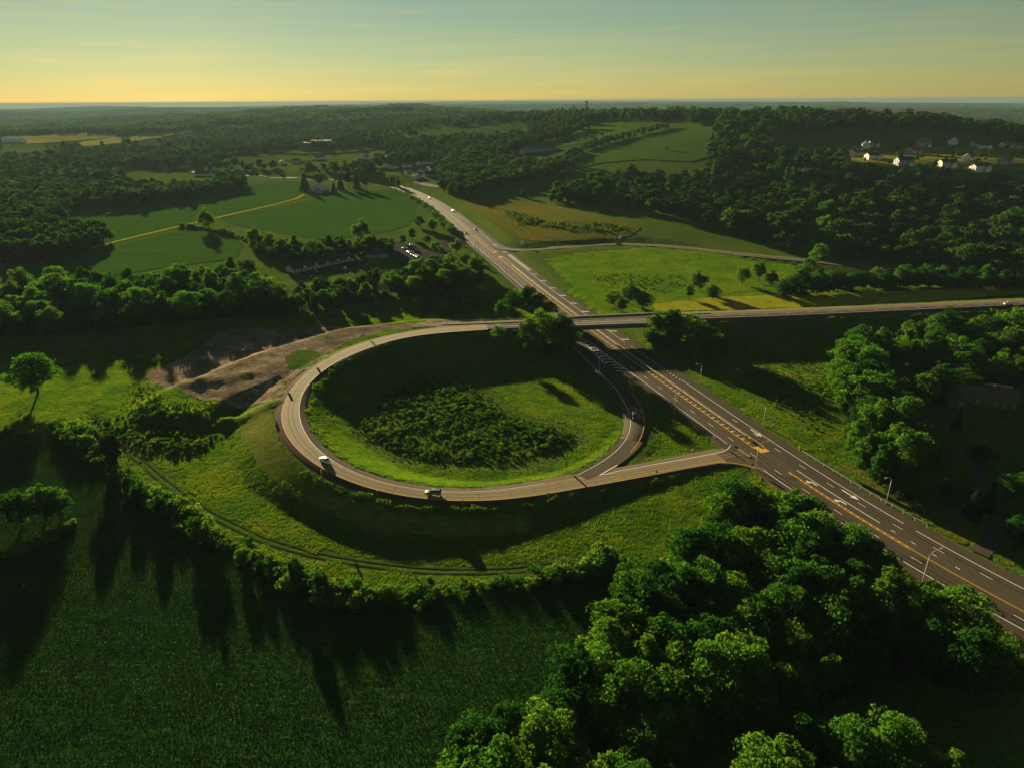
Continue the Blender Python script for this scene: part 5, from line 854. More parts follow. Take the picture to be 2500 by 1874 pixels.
def house(name, x, y, rz, L_, W_, h, rise, wall, roof, label, cat='house', group=None, wing=None, garage=True, chimney=True, storeys=2, z=None):
    r = empty(name, (x, y, float(gz(x, y)) - .1 if z is None else z), rz); tag(r, label, cat, group)
    m = MB(); m.box(-L_ / 2, L_ / 2, -W_ / 2, W_ / 2, -1.5, h)
    for e in (-L_ / 2, L_ / 2 - .2): m.prism([(-W_ / 2, h), (W_ / 2, h), (0, h + rise)], 0, e, e + .2)
    m.build('wall', wall, r)
    m = gable(MB(), -L_ / 2, L_ / 2, -W_ / 2, W_ / 2, h + .02, h + rise + .02); rf = m.build('roof', roof, r)
    if chimney: m = MB(); m.box(L_ * .2, L_ * .2 + .7, -.4 + W_ * .15, .4 + W_ * .15, h, h + rise + .9); m.build('chimney', M['wall_brown'], rf)
    if wing:
        wx, wl2, wd = wing; m = MB(); m.box(wx - wl2 / 2, wx + wl2 / 2, -W_ / 2 - wd, -W_ / 2 + .1, -1.5, h * .82); m.prism([(wx - wl2 / 2, h * .82), (wx + wl2 / 2, h * .82), (wx, h * .82 + rise * .75)], 1, -W_ / 2 - wd, -W_ / 2 - wd + .2); m.build('gabled_wing', wall, r)
        m = MB(); zt = h * .82 + .02; zr = zt + rise * .75
        for s in (-1, 1): m.prism([(wx, zr), (wx + s * (wl2 / 2 + .35), zt - .2), (wx + s * (wl2 / 2 + .35), zt), (wx, zr + .2)][::s], 1, -W_ / 2 - wd - .35, -W_ / 2 + W_ * .45)
        m.build('wing_roof', roof, r)
    fy = -W_ / 2 - .03
    xs = [v for v in np.linspace(-L_ / 2 + 1.4, L_ / 2 - 1.4, max(2, int(L_ / 3)))]
    for st in range(storeys):
        for k, vx in enumerate(xs):
            if wing and abs(vx - wing[0]) < wing[1] / 2 + .5: continue
            if st == 0 and k == len(xs) // 2: continue
            put_window(r, float(vx), fy, .9 + st * 2.7, 0)
            put_window(r, float(vx), -fy, .9 + st * 2.7, math.pi)
        for e, a in ((-L_ / 2 - .03, -math.pi / 2), (L_ / 2 + .03, math.pi / 2)): put_window(r, e, W_ * .2, .9 + st * 2.7, a); put_window(r, e, -W_ * .2, .9 + st * 2.7, a)
    if wing: put_window(r, wing[0], -W_ / 2 - wing[2] - .03, .9 if not garage else 3.2, 0)
    m = MB(); m.box(-.5, .5, fy - .03, fy + .06, -.2, 2.0); dr = m.build('door', M['door'], r)
    if wing and garage: m = MB(); m.box(wing[0] - wing[1] * .36, wing[0] + wing[1] * .36, -W_ / 2 - wing[2] - .06, -W_ / 2 - wing[2] + .02, -.2, 2.1); m.build('garage_door', M['trim'], r)
    return r
G_ = 'houses of the hill estate'
W, C_, GR, TN = M['wall_white'], M['wall_cream'], M['wall_grey'], M['wall_tan']; RD, RB, RG = M['roof_dark'], M['roof_brown'], M['roof_grey']
HOMES = [(.5, 12, 8, 5.6, 2.6, W, RB, 'white house at the left edge of the hill estate, sunlit'), (.9, 13, 9, 5.8, 3.2, C_, RB, 'pinkish cream house beside the leftmost white house of the estate'),
 (.3, 10, 7, 3.2, 2.2, GR, RG, 'low grey house behind the leftmost pair of the estate'), (1.2, 9, 8, 5.8, 3.0, W, RG, 'narrow bright white house behind the left end of the estate'),
 (.2, 12, 8, 5.2, 3.0, GR, RD, 'dark grey house at the wood edge behind the narrow white house'), (.15, 17, 9, 5.4, 2.4, W, RB, 'long white house with brown roof and balcony below the estate road'),
 (.1, 18, 10, 5.6, 3.4, GR, RD, 'large dark grey house low on the front edge of the estate'), (.6, 18, 10, 5.6, 3.6, TN, RB, 'large tan house with steep gables in the middle of the estate'),
 (.1, 15, 9, 5.4, 3.4, GR, RG, 'grey double gabled house behind the tan house'), (1.3, 10, 9, 5.2, 3.2, W, RG, 'pale gable fronted house high at the back of the estate'),
 (.2, 14, 9, 4.6, 3.2, GR, RD, 'dark roofed house in the trees at the back right of the estate'), (.05, 17, 9, 3.6, 2.4, W, RD, 'long low white house right of the back row'),
 (.3, 14, 8, 4.6, 2.6, W, RG, 'white house behind the round trees at the right of the estate'), (.05, 17, 9, 5.2, 2.6, C_, RD, 'cream house behind a big dark tree at the estate front'),
 (1.0, 13, 8, 4.8, 2.8, W, RG, 'small white house among shrubs right of the estate lawns'), (.25, 20, 9, 4.8, 2.6, W, RD, 'long white house with bright windows at the front right of the estate'),
 (.8, 16, 10, 5.2, 3.4, GR, RG, 'grey house with gables at the right front of the estate'), (.4, 16, 9, 4.8, 2.8, GR, RD, 'grey house at the far right of the estate')]
for (x, y), (rz, L_, W_, h, rise, wm, rm, t) in zip(PL['homes'], HOMES): house('estate_house', x, y, rz, L_, W_, h, rise, wm, rm, t, group=G_, wing=(L_ * .25, L_ * .34, 2.2), storeys=2 if h > 5 else 1)
VG = 'village houses beyond the bend'
VT = ('at the top left of the cluster', 'at the top of the cluster', 'at the top right of the cluster', 'left in the second row of the cluster', 'in the middle of the second row of the cluster', 'right in the second row of the cluster', 'at the lower left of the cluster', 'at the lower right of the cluster', 'west of the village by the long wood', 'second from the west in the trees', 'below the flat school building', 'below the right end of the school meadow', 'just left of the village cluster', 'left of the village between dark trees', 'below the left end of the school', 'beneath the yellow field right of the school')
VC = [(W, RG, 'white house with grey roof'), (C_, RB, 'cream house with brown roof'), (W, RB, 'white house with brown roof'), (GR, RD, 'grey house with dark roof')]
for i, ((x, y), t) in enumerate(zip(PL['village'], VT)):
    wm, rm, nm = VC[i % 4]; house('village_house', x, y, .4 + (i * 1.3) % 3, 15 + i % 3 * 2, 10, 4.2, 3.4, wm, rm, nm + ' ' + t, group=VG, storeys=1)
ap = PL['apartments']
house('apartment_house', *ap[0], .1, 42, 12, 6, 4, W, RG, 'long white apartment house on the slope below the hill field', 'apartments', wing=(12, 12, 3), garage=False)
house('apartment_house', *ap[1], -.1, 50, 13, 4.6, 4, GR, RG, 'long low grey apartment house right of the white one', 'apartments', garage=False, storeys=1)
house('village_house', *ap[2], 1.0, 14, 9, 5, 3, C_, RB, 'small sunlit house below the grey apartment house', group=VG)
fh = PL['farmhouse']
house('farmhouse', *fh[0], .5, 12, 8, 5.5, 3, W, M['roof_metal'], 'white farmhouse with pale roof beside the tall dark conifer')
house('barn', *fh[1], 1.0, 15, 10, 4.0, 3.2, GR, M['roof_metal'], 'barn with pale metal roof in front of the farmhouse', 'barn', garage=False, chimney=False, storeys=1)
house('roadside_restaurant', *PL['restaurant'][0], .05, 44, 18, 4.5, 3.5, W, RD, 'long white roadside building with dark roof beyond the crop fields', 'building', wing=(6, 14, 5), garage=False, chimney=False, storeys=1)
house('grey_hall', *PL['grey_hall'][0], .1, 62, 26, 8, 4.5, W, RG, 'big grey roofed hall in the trees behind the bright road', 'building', garage=False, chimney=False)
house('farm_shed', *PL['white_shed_far'][0], .1, 90, 30, 8, 4, W, M['roof_metal'], 'far long shed with white roof at the left frame edge', 'shed', garage=False, chimney=False, storeys=1)
# two houses in the dark yard on the right
wh = PL['wood_house']
house('ranch_house', wh[1][0], wh[1][1] + 4, -.35, 24, 11, 3.0, 3.2, M['wall_brown'], RB, 'long brown roofed house in the shaded yard at the right', wing=(-8, 8, 4), garage=False, storeys=1)
house('garage_house', wh[0][0] - 2, wh[0][1] + 7, -.75, 16, 9, 2.8, 2.8, M['wall_brown'], RB, 'smaller brown roofed house half hidden by the right wood', garage=False, storeys=1)
hf = PL['hedge_fence']; r = empty('picket_fence', (*hf[0], float(gz(*hf[0])))); tag(r, 'pale fence behind the long house in the shaded yard', 'fence')
nseg = 30; pk = MB(); pk.box(-.06, .06, -.03, .03, 0, 1.3); pkm = pk.mesh('picket', M['trim']); va = Vector((hf[1][0] - hf[0][0], hf[1][1] - hf[0][1], 0))
for i in range(60):
    p = va * (i / 59); link('picket', pkm, r, (p.x, p.y, float(gz(hf[0][0] + p.x, hf[0][1] + p.y)) - r.location.z), math.atan2(va.y, va.x))
for hz in (.4, 1.0):
    m = MB(); m.tube([(0, 0, hz), (va.x, va.y, hz + float(gz(*hf[1])) - r.location.z)], .06, 4); m.build('rail', M['trim'], r)
# motel: one long low building, five small gables along its front
p0, p1 = (np.array(p) for p in PL['motel']); dv = p1 - p0; ML = float(np.hypot(*dv)); a = math.atan2(dv[1], dv[0]); c = (p0 + p1) / 2; nrm = np.array([-dv[1], dv[0]]) / ML
r = empty('motel', (float(c[0] + nrm[0] * 4.5), float(c[1] + nrm[1] * 4.5), float(gz(*c))), a); tag(r, 'long low white motel with dark roof and small front gables', 'motel')
m = MB(); m.box(-ML / 2, ML / 2, -4.5, 4.5, -1, 2.9)
for e in (-ML / 2, ML / 2 - .2): m.prism([(-4.5, 2.9), (4.5, 2.9), (0, 5.4)], 0, e, e + .2)
m.build('wall', W, r); rf = gable(MB(), -ML / 2, ML / 2, -4.5, 4.5, 2.92, 5.42, .8).build('roof', RD, r)
for gx in np.linspace(-ML * .34, ML * .40, 5):
    gx = float(gx); m = MB(); m.prism([(gx - 1.8, 2.4), (gx + 1.8, 2.4), (gx, 4.6)], 1, -6.0, -5.7); m.build('front_gable', W, r)
    m = MB()
    for s in (-1, 1): m.prism([(gx, 4.65), (gx + s * 2.1, 2.25), (gx + s * 2.1, 2.45), (gx, 4.85)][::s], 1, -6.1, -1.2)
    m.build('gable_roof', RD, rf)
    for s in (-1, 1): m = MB(); m.box(gx + s * 1.6 - .1, gx + s * 1.6 + .1, -5.95, -5.75, 0, 2.4); m.build('porch_post', M['trim'], r)
for i, vx in enumerate(np.linspace(-ML / 2 + 1.5, ML / 2 - 1.5, 22)):
    if i % 2: put_window(r, float(vx), -4.53, .8, 0, 1.5, 1.4)
    else: m = MB(); m.box(-.45, .45, -.05, .03, 0, 2.05); m.build('door', M['door'], r, loc=(float(vx), -4.53, 0))
mb = PL['motel_b']; cb = (np.array(mb[0]) + np.array(mb[1])) / 2
house('motel_annex', float(cb[0]) + 3, float(cb[1]) + 6, .2, 16, 9, 2.8, 2.2, GR, RD, 'small dark roofed building right of the motel', 'building', garage=False, chimney=False, storeys=1)
# flat roofed school far off
x, y = PL['school'][0]; r = empty('school', (x, y, float(gz(x, y)) - .5), .05); tag(r, 'flat roofed dark school block on the far meadow', 'school')
m = MB(); m.box(-52, 50, -16, 16, -2, 9); m.build('wall', M['wall_brown'], r); m = MB(); m.box(-53, 51, -17, 17, 9.01, 9.8); m.build('roof', RG, r); m = MB(); m.box(-30, 10, -10, 12, 9.81, 13); m.build('upper_storey', M['wall_tan'], r); m = MB(); m.box(-31, 11, -11, 13, 13.01, 13.6); m.build('upper_roof', M['roof_metal'], r)
for i in range(16):
    for k in (1.6, 5.4): put_window(r, -48 + i * 6.2, -16.05, k, 0, 4.2, 2.2)
# antenna towers on the crest
for (x, y), hgt, t in zip(PL['towers'], (108 - float(gz(*PL['towers'][0])), 99 - float(gz(*PL['towers'][1]))), ('tall lattice antenna tower on the wooded crest', 'smaller antenna tower left of the tall one on the crest')):
    r = empty('antenna_tower', (x, y, float(gz(x, y))), .4); tag(r, t, 'tower', 'antenna towers on the crest'); b, tp = 2.0, .7
    cor = [(-1, -1), (1, -1), (1, 1), (-1, 1)]; lev = np.linspace(0, hgt, 13); wd = lambda z_: b + (tp - b) * z_ / hgt
    for cx, cy in cor: MB().tube([(cx * b, cy * b, -1), (cx * tp, cy * tp, hgt)], [.26, .2], 6).build('leg', M['mast'], r)
    m = MB()
    for k in range(12):
        za, zb = lev[k], lev[k + 1]
        for (ax, ay), (bx_, by_) in zip(cor, cor[1:] + cor[:1]):
            m.tube([(ax * wd(za), ay * wd(za), za), (bx_ * wd(zb), by_ * wd(zb), zb)], .09, 4); m.tube([(ax * wd(zb), ay * wd(zb), zb), (bx_ * wd(zb), by_ * wd(zb), zb)], .09, 4)
    m.build('bracing', M['mast'], r)
    for zz_ in (hgt - 1.5, hgt - 7, hgt - 13):
        m = MB()
        for k in range(9): an = k * 2 * math.pi / 9; q = (2.4 * math.cos(an), 2.4 * math.sin(an)); m.box(q[0] - .3, q[0] + .3, q[1] - .3, q[1] + .3, zz_ - 1.2, zz_ + 1.2)
        m.box(-2.2, 2.2, -.12, .12, zz_ - .1, zz_ + .1); m.box(-.12, .12, -2.2, 2.2, zz_ - .1, zz_ + .1); m.build('antenna_ring', M['mast'], r)

# ------------------------------------------------------------------ plants
def leaf_quads(C, N, size, rng, asp=1.0):
    """one small ragged quad at each C facing N"""
    n = len(C); N = N / (np.linalg.norm(N, axis=1)[:, None] + 1e-9); R_ = rng.normal(size=(n, 3)); U = np.cross(N, R_); U /= np.linalg.norm(U, axis=1)[:, None] + 1e-9; Vv = np.cross(N, U)
    s = size * rng.uniform(.6, 1.4, (n, 1)); k = [rng.uniform(.6, 1.25, (n, 1)) for _ in range(4)]
    P = np.stack([C - U * s * k[0] * asp, C - Vv * s * k[1], C + U * s * k[2] * asp, C + Vv * s * k[3]], 1)
    return P.reshape(-1, 3), np.arange(n * 4).reshape(-1, 4)
def crown_mesh(name, seed, H_, W_, base, lobes, per, leaf, mat, shape='round', lobe_r=(.15, .25)):
    rng = np.random.RandomState(seed); cs = []; rs_ = []
    zc, rz_ = (base + H_) / 2, (H_ - base) / 2; ph = rng.uniform(0, 6.28, 4)
    lean = rng.normal(0, .05, 2); squash = rng.uniform(.85, 1.15, 2)
    while len(cs) < lobes:
        p = rng.uniform(-1, 1, 3); r = np.linalg.norm(p)
        if r > 1 or r < .35: continue
        if shape == 'round': w = 1.0 if p[2] > -.2 else 1 - .35 * (-.2 - p[2])
        elif shape == 'tall': w = .62 + .2 * (1 - abs(p[2]))
        elif shape == 'spread': w = 1.1 - .25 * abs(p[2])
        az_ = math.atan2(p[1], p[0]); w *= 1 + .22 * math.sin(2 * az_ + ph[0] + p[2] * 2) + .16 * math.sin(3 * az_ + ph[1] - 3 * p[2])      # no crown is even
        c = np.array([p[0] * w * W_ / 2 * .80 * squash[0], p[1] * w * W_ / 2 * .80 * squash[1], zc + p[2] * rz_ * .84 * (1 + .12 * math.sin(2 * az_ + ph[2]))]); c[:2] += lean * (c[2] - base)
        cs.append(c); rs_.append(rng.uniform(*lobe_r) * W_ * (1.0 if p[2] < .5 else .8))
    C, N = [], []
    for c, r in zip(cs, rs_):
        d = rng.normal(size=(per, 3)); d /= np.linalg.norm(d, axis=1)[:, None]; d[:, 2] = np.where(d[:, 2] < -.3, -d[:, 2] * .6, d[:, 2])
        rad = r * rng.uniform(.72, 1.08, (per, 1)); C.append(c + d * rad * np.array([1, 1, .82])); N.append(d + rng.normal(0, .55, (per, 3)))
    V, Fq = leaf_quads(np.concatenate(C), np.concatenate(N), leaf, rng)
    return mesh_arrays(name, V, Fq, [mat])
def trunk_mesh(name, seed, H_, W_, r0):
    rng = np.random.RandomState(seed); m = MB(); top = (rng.normal(0, .3), rng.normal(0, .3), H_ * .72)
    m.tube([(0, 0, -.6), (0, 0, .4), (top[0] * .4, top[1] * .4, H_ * .35), top], [r0 * 1.5, r0, r0 * .75, r0 * .3], 7)
    for k in range(5):
        a = k * 1.26 + rng.uniform(0, .8); z = H_ * rng.uniform(.28, .5); q = W_ * rng.uniform(.25, .38)
        m.tube([(top[0] * .4, top[1] * .4, z), (q * .5 * math.cos(a), q * .5 * math.sin(a), z + H_ * .13), (q * math.cos(a), q * math.sin(a), z + H_ * .27)], [r0 * .5, r0 * .35, r0 * .14], 5)
    return m.mesh(name, M['bark'], True)
def conifer_mesh(name, seed, H_, W_, mat, tiers=16, per=90, leaf=.3):
    rng = np.random.RandomState(seed); C, N = [], []
    for t in range(tiers):
        f = t / tiers; z = H_ * (.08 + .9 * f); r = W_ / 2 * (1 - f) ** .85 + .15; k = max(14, int(per * (1 - f * .8)))
        a = rng.uniform(0, 2 * math.pi, k); arms = np.round(a / (2 * math.pi) * 9) / 9 * 2 * math.pi; a = arms + rng.normal(0, .16, k); q = r * np.sqrt(rng.uniform(.08, 1, k))
        C.append(np.stack([q * np.cos(a), q * np.sin(a), z - q * .32 + rng.normal(0, .12, k)], 1)); N.append(np.stack([np.cos(a) * .5, np.sin(a) * .5, np.ones(k)], 1) + rng.normal(0, .4, (k, 3)))
    V, Fq = leaf_quads(np.concatenate(C), np.concatenate(N), leaf, rng); return mesh_arrays(name, V, Fq, [mat])
KINDS = {}
TH = 14.0           # every broadleaf prototype is 14 m high
SPEC = [('round', 10.5, 1.2), ('round', 12, 1.0), ('spread', 13, 1.8), ('round', 9.5, .8), ('tall', 9, 1.0), ('round', 11, 1.4), ('spread', 11.5, 1.0)]
for i, (shp, w, b) in enumerate(SPEC):
    KINDS[i] = (trunk_mesh('trunk', 40 + i, TH, w, .30), crown_mesh('crown', 10 + i, TH, w, b, 78, 105, .24, M['leaf'], shp, (.075, .21)))
KINDS['bright'] = (trunk_mesh('trunk', 60, TH, 12, .30), crown_mesh('crown', 30, TH, 13.5, 2.0, 72, 105, .25, M['leaf_bright'], 'spread', (.075, .21)))
KINDS['rust'] = (trunk_mesh('trunk', 61, TH, 9, .30), crown_mesh('crown', 31, TH, 8.5, 1.0, 38, 90, .36, M['rust_bush'], 'tall'))
KINDS['spruce'] = (trunk_mesh('trunk', 62, TH, 2, .25), conifer_mesh('crown', 32, TH, 6.5, M['needle'], 20, 200, .30))
KINDS['pine'] = (trunk_mesh('trunk', 63, TH, 5, .28), crown_mesh('crown', 33, TH, 7, 3.5, 34, 90, .30, M['needle'], 'tall'))
def tree(name, x, y, hgt, kind, label, group=None, cat='tree', wide=1.0):
    s = hgt / TH; r = empty(name, (x, y, float(gz(x, y))), random.uniform(0, 6.28)); tag(r, label, cat, group)
    r.scale = (s * wide * random.uniform(.92, 1.1), s * wide * random.uniform(.92, 1.1), s)
    link('trunk', KINDS[kind][0], r); link('crown', KINDS[kind][1], r); return r
LINES = [(LHW, 13.5), (LLP, 6.5), (LEX, 6), (LNE, 6), (LOV, 10)]
def clear(x, y, extra=0):
    ok = np.ones(np.shape(x), bool)
    for ln, w in LINES: ok &= ln.near(x, y) > w + extra
    return ok
def darts(poly, gap, n=6000, extra=0, seed=1, off_road=True):
    """points at least gap apart inside a polygon, clear of the roads"""
    rng = np.random.RandomState(seed); P = np.asarray(poly)[:, :2]; lo, hi = P.min(0), P.max(0); q = rng.uniform(lo, hi, (n, 2)); q = q[inside(q[:, 0], q[:, 1], P)]
    if off_road and len(q): q = q[clear(q[:, 0], q[:, 1], extra)]
    grid = {}; out = []
    for x, y in q:
        k = (int(x // gap), int(y // gap)); bad = False
        for i in (-1, 0, 1):
            for j in (-1, 0, 1):
                for (u, v) in grid.get((k[0] + i, k[1] + j), ()):
                    if (u - x) ** 2 + (v - y) ** 2 < gap * gap: bad = True
        if not bad: grid.setdefault(k, []).append((x, y)); out.append((x, y))
    return np.array(out).reshape(-1, 2)
ORD = ('first', 'second', 'third', 'fourth', 'fifth', 'sixth', 'seventh', 'eighth', 'ninth', 'tenth', 'eleventh', 'twelfth', 'thirteenth', 'fourteenth', 'fifteenth', 'sixteenth', 'seventeenth', 'eighteenth', 'nineteenth', 'twentieth')
def stand(poly, gap, lo, hi, where, group, kinds=(0, 1, 2, 3, 4, 5, 6), seed=1, name='broadleaf_tree', bright=.0, extra=0, wide=1.0, zones=None, ordinal=False, low=None):
    """where: phrase for the stand; zones: f(x, y) -> phrase for the part of the stand"""
    pts_ = darts(poly, gap, 5000, extra, seed); rng = np.random.RandomState(seed + 50); todo = []
    for x, y in pts_:
        k = 'bright' if rng.rand() < bright else kinds[rng.randint(len(kinds))]
        todo.append((float(x), float(y), rng.uniform(lo, hi) * (.70 if low and low(x, y) else 1), k))
    todo.sort(key=lambda t: t[0] / t[1])
    for i, (x, y, hgt, k) in enumerate(todo):
        f = min(1, max(0, (hgt - lo) / (hi - lo))); look = ('tall ' if f > .7 else 'low ' if f < .28 else '') + ('bright green' if k == 'bright' else 'slender green' if k == 4 else 'spreading green' if k in (2, 6) else 'round headed green')
        if ordinal: l_ = '%s tree %s, %s from the left' % (look.replace(' headed', ''), where, ORD[min(i, 19)])
        else: l_ = '%s tree %s' % (look, zones(x, y))
        tree(name, x, y, hgt, k, l_, group, wide=wide)
    return len(pts_)
def zone_south(x, y):
    d_ = float(LHW.near(x, y)[0])
    if d_ < 24: return 'at the highway edge of the lower right wood'
    if x < 18: return 'at the left tip of the lower right wood'
    if y > 140: return 'in the upper part of the lower right wood'
    if x < 34: return 'on the crop field side of the lower right wood'
    return 'in the dark heart of the lower right wood' if y < 112 else 'in the middle of the lower right wood'
def zone_east(x, y):
    if y > 298: return 'in the right wood just below the overpass road'
    if y < 225: return 'at the lower tip of the right wood near the lawn'
    if x - (150.5 + (y - 290) * .4) < 16: return 'on the sunlit left edge of the right wood'
    return 'inside the right wood towards the shaded yard'
def zone_band(x, y):
    a_ = x / y
    return 'in the left wooded band ' + ('at the left frame edge' if a_ < -.6 else 'left of the middle' if a_ < -.42 else 'below the lower crop field' if a_ < -.3 else 'left below the motel' if a_ < -.2 else 'right below the motel' if a_ < -.1 else 'by the highway')
NT = 0
NT += stand(PL['wood_south'], 5.5, 10, 16, '', 'trees of the lower right wood', seed=3, bright=.16, extra=-2, zones=zone_south, wide=1.08)
NT += stand(PL['wood_bottom'], 8.0, 11, 16, 'at the bottom frame edge', 'trees at the bottom frame edge', seed=4, bright=.5, ordinal=True)
NT += stand(PL['wood_east'], 9.5, 10, 17, '', 'trees of the right wood', seed=5, bright=.14, zones=zone_east)
NT += stand(PL['band_west'], 12, 12, 19, '', 'trees of the left wooded band', seed=6, zones=zone_band, bright=.14, low=lambda x, y: -.37 < x / y < -.17)
NT += stand(PL['row_north'], 10, 10, 15, 'in the row behind the overpass verge', 'trees in the row north of the overpass', seed=7, ordinal=True)
print('trees in stands', NT)
def singles(key, label, group, kinds, name='broadleaf_tree', cat='tree', wide=1.0):
    P = PL[key]
    for i, p in enumerate(P):
        l_ = label if isinstance(label, str) else label[i % len(label)]
        if isinstance(label, str) and len(P) > 1:
            order = sorted(range(len(P)), key=lambda k: P[k][0] / P[k][1]); l_ = '%s, %s from the left' % (label, ORD[order.index(i)])
        tree(name, p[0], p[1], p[2], kinds[i % len(kinds)], l_, group, cat, wide)
singles('trees_bridge_nw', 'tree in the clump above the left bridge end', 'clump above the left bridge end', (1, 2, 0, 3), wide=1.15)
singles('trees_bridge_sw', 'tree in the dark clump before the left bridge end', 'clump in front of the left bridge end', (0, 2, 1, 5, 3, 6), wide=1.2)
singles('trees_ramp_side', ('small pale green tree inside the top of the loop below the overpass', 'small bright tree below the dark clump inside the loop'), None, ('bright', 'bright'), wide=1.2)
singles('trees_bridge_ne', 'tree in the low clump beyond the right bridge end', 'clump beyond the right bridge end', (2, 1, 6, 5), wide=1.2)
singles('trees_bridge_se', 'tree in the clump before the right bridge end', 'clump in front of the right bridge end', (1, 0, 2, 5, 6, 3), wide=1.15)
singles('trees_meadow', 'tree on the near edge of the bright meadow', 'trees on the meadow edge', (1, 3, 6, 0, 5))
singles('vine_tree', 'bright tree in the line climbing the dark wood edge', 'line of bright trees at the dark wood edge', ('bright',), wide=.85)
singles('trees_motel_back', 'tree in the row between motel and crop field', 'trees behind the motel', (1, 0, 5, 4, 3, 6, 4, 1))
singles('trees_lot', ('tree left of the highway at the corner of the crop field, upper left', 'tree at the corner of the crop field beside the highway hedge', 'small tree above the parked cars', 'rounded clipped tree right of the parked cars', 'bright yellow green round tree by the parked cars', 'round dark tree close to the highway by the wooden poles', 'tree below the two wooden poles', 'small tree at the upper corner of the car park'), None, (0, 1, 3, 5, 'bright', 1, 5, 3), wide=1.2)
singles('lone_field_tree', 'big lone tree on the path between the crop fields', None, (1,))
singles('west_lone_tree', 'pale lone tree at the left frame edge above the shaded meadow', None, ('bright',), wide=1.2)
singles('shadow_tree', 'dark reddish upright tree standing in the hedge at the left', None, ('rust',))
singles('field_edge_trees', 'tree beside the near crop field, left frame edge', 'group at the left frame edge', (0, 5, 1), wide=1.05)
singles('field_left_trees', ('spreading tree at the left end of the field path', 'smaller tree at the right of the field path end'), None, (6, 2))
singles('farm_conifers', 'tall dark conifer left of the farmhouse', None, ('spruce',), 'conifer', wide=1.4)
singles('farm_pines', 'pine in the dark group right of the farmhouse', 'pines by the farmhouse', ('pine', 'spruce'), 'conifer', wide=1.3)
singles('road_trees', ('tree left of the highway at the bend', 'second tree left of the highway at the bend', 'tree beside the right edge of the highway below the village', 'small tree beside the right edge of the highway, lowest', 'tree at the side road near the village', 'small tree along the side road', 'lone small tree on the slope right of the side road'), None, (4, 3, 0, 5))
singles('yard_round_tree', 'small bright round tree lit by the sun in the dark yard', None, ('bright',), wide=1.3)
singles('yard_trees', 'shrubby tree around the shaded yard at the right', 'yard trees at the right', (5, 1, 6, 0, 3), wide=1.25)
singles('yard_spruces', 'small spruce in the shaded yard at the right', 'yard spruces', ('spruce',), 'conifer', wide=1.1)
singles('hill_shrub_trees', 'small tree dotted on the hill pasture', 'trees on the hill pasture', (0, 3))
singles('hedge_trees', 'small tree in the hedge of the near crop field', 'trees in the near hedge', (5, 3, 0, 1))

# ------------------------------------------------------------------ vegetation nobody could count, instanced
def kinds_collection(name, meshes):
    c = bpy.data.collections.new(name)
    for i, me in enumerate(meshes): o = bpy.data.objects.new('%s_%02d' % (name, i), me); c.objects.link(o)
    return c
def scatter(name, P, scale, kinds, label, cat, rot=None, tilt=0, idx=None, sz=None, align=False):
    """one object: points on the ground, each showing one of the kinds"""
    n = len(P); me = bpy.data.meshes.new(name); me.vertices.add(n); me.vertices.foreach_set('co', np.asarray(P, np.float32).ravel())
    a = me.attributes.new('size', 'FLOAT_VECTOR', 'POINT'); sc3 = np.repeat(np.asarray(scale, np.float32)[:, None], 3, 1)
    if sz is not None: sc3[:, 2] *= sz
    a.data.foreach_set('vector', sc3.astype(np.float32).ravel())
    rng = np.random.RandomState(n); R_ = np.zeros((n, 3), np.float32); R_[:, 2] = rng.uniform(0, 6.28, n) if rot is None else rot
    if tilt: R_[:, :2] = rng.normal(0, tilt, (n, 2))
    if align:                                    # lie on the slope
        x, y = P[:, 0], P[:, 1]; gx_ = (gz(x + 1.2, y) - gz(x - 1.2, y)) / 2.4; gy_ = (gz(x, y + 1.2) - gz(x, y - 1.2)) / 2.4
        nn = np.stack([-gx_, -gy_, np.ones(n)], 1); nn /= np.linalg.norm(nn, axis=1)[:, None]; sp = R_[:, 2]
        t1 = np.stack([np.cos(sp), np.sin(sp), np.zeros(n)], 1); t1 -= nn * (t1 * nn).sum(1)[:, None]; t1 /= np.linalg.norm(t1, axis=1)[:, None]; t2 = np.cross(nn, t1)
        R_[:, 0] = np.arctan2(t2[:, 2], nn[:, 2]); R_[:, 1] = -np.arcsin(np.clip(t1[:, 2], -1, 1)); R_[:, 2] = np.arctan2(t1[:, 1], t1[:, 0])
    a = me.attributes.new('turn', 'FLOAT_VECTOR', 'POINT'); a.data.foreach_set('vector', R_.ravel())
    a = me.attributes.new('pick', 'INT', 'POINT'); a.data.foreach_set('value', (rng.randint(0, len(kinds.objects), n) if idx is None else idx).astype(np.int32))
    o = link(name, me); tag(o, label, cat, kind='stuff')
    ng = bpy.data.node_groups.new(name, 'GeometryNodeTree'); ng.interface.new_socket('Geometry', in_out='INPUT', socket_type='NodeSocketGeometry'); ng.interface.new_socket('Geometry', in_out='OUTPUT', socket_type='NodeSocketGeometry')
    N, L_ = ng.nodes, ng.links; gi, go_ = N.new('NodeGroupInput'), N.new('NodeGroupOutput'); ip = N.new('GeometryNodeInstanceOnPoints'); ci = N.new('GeometryNodeCollectionInfo')
    ci.inputs[0].default_value = kinds; ci.inputs['Separate Children'].default_value = True; ci.inputs['Reset Children'].default_value = True
    def attr(nm, t): q = N.new('GeometryNodeInputNamedAttribute'); q.data_type = t; q.inputs[0].default_value = nm; return q.outputs[0]
    L_.new(gi.outputs[0], ip.inputs['Points']); L_.new(ci.outputs[0], ip.inputs['Instance']); ip.inputs['Pick Instance'].default_value = True
    L_.new(attr('pick', 'INT'), ip.inputs['Instance Index']); L_.new(attr('turn', 'FLOAT_VECTOR'), ip.inputs['Rotation']); L_.new(attr('size', 'FLOAT_VECTOR'), ip.inputs['Scale'])
    L_.new(ip.outputs[0], go_.inputs[0]); md = o.modifiers.new('scatter', 'NODES'); md.node_group = ng; return o
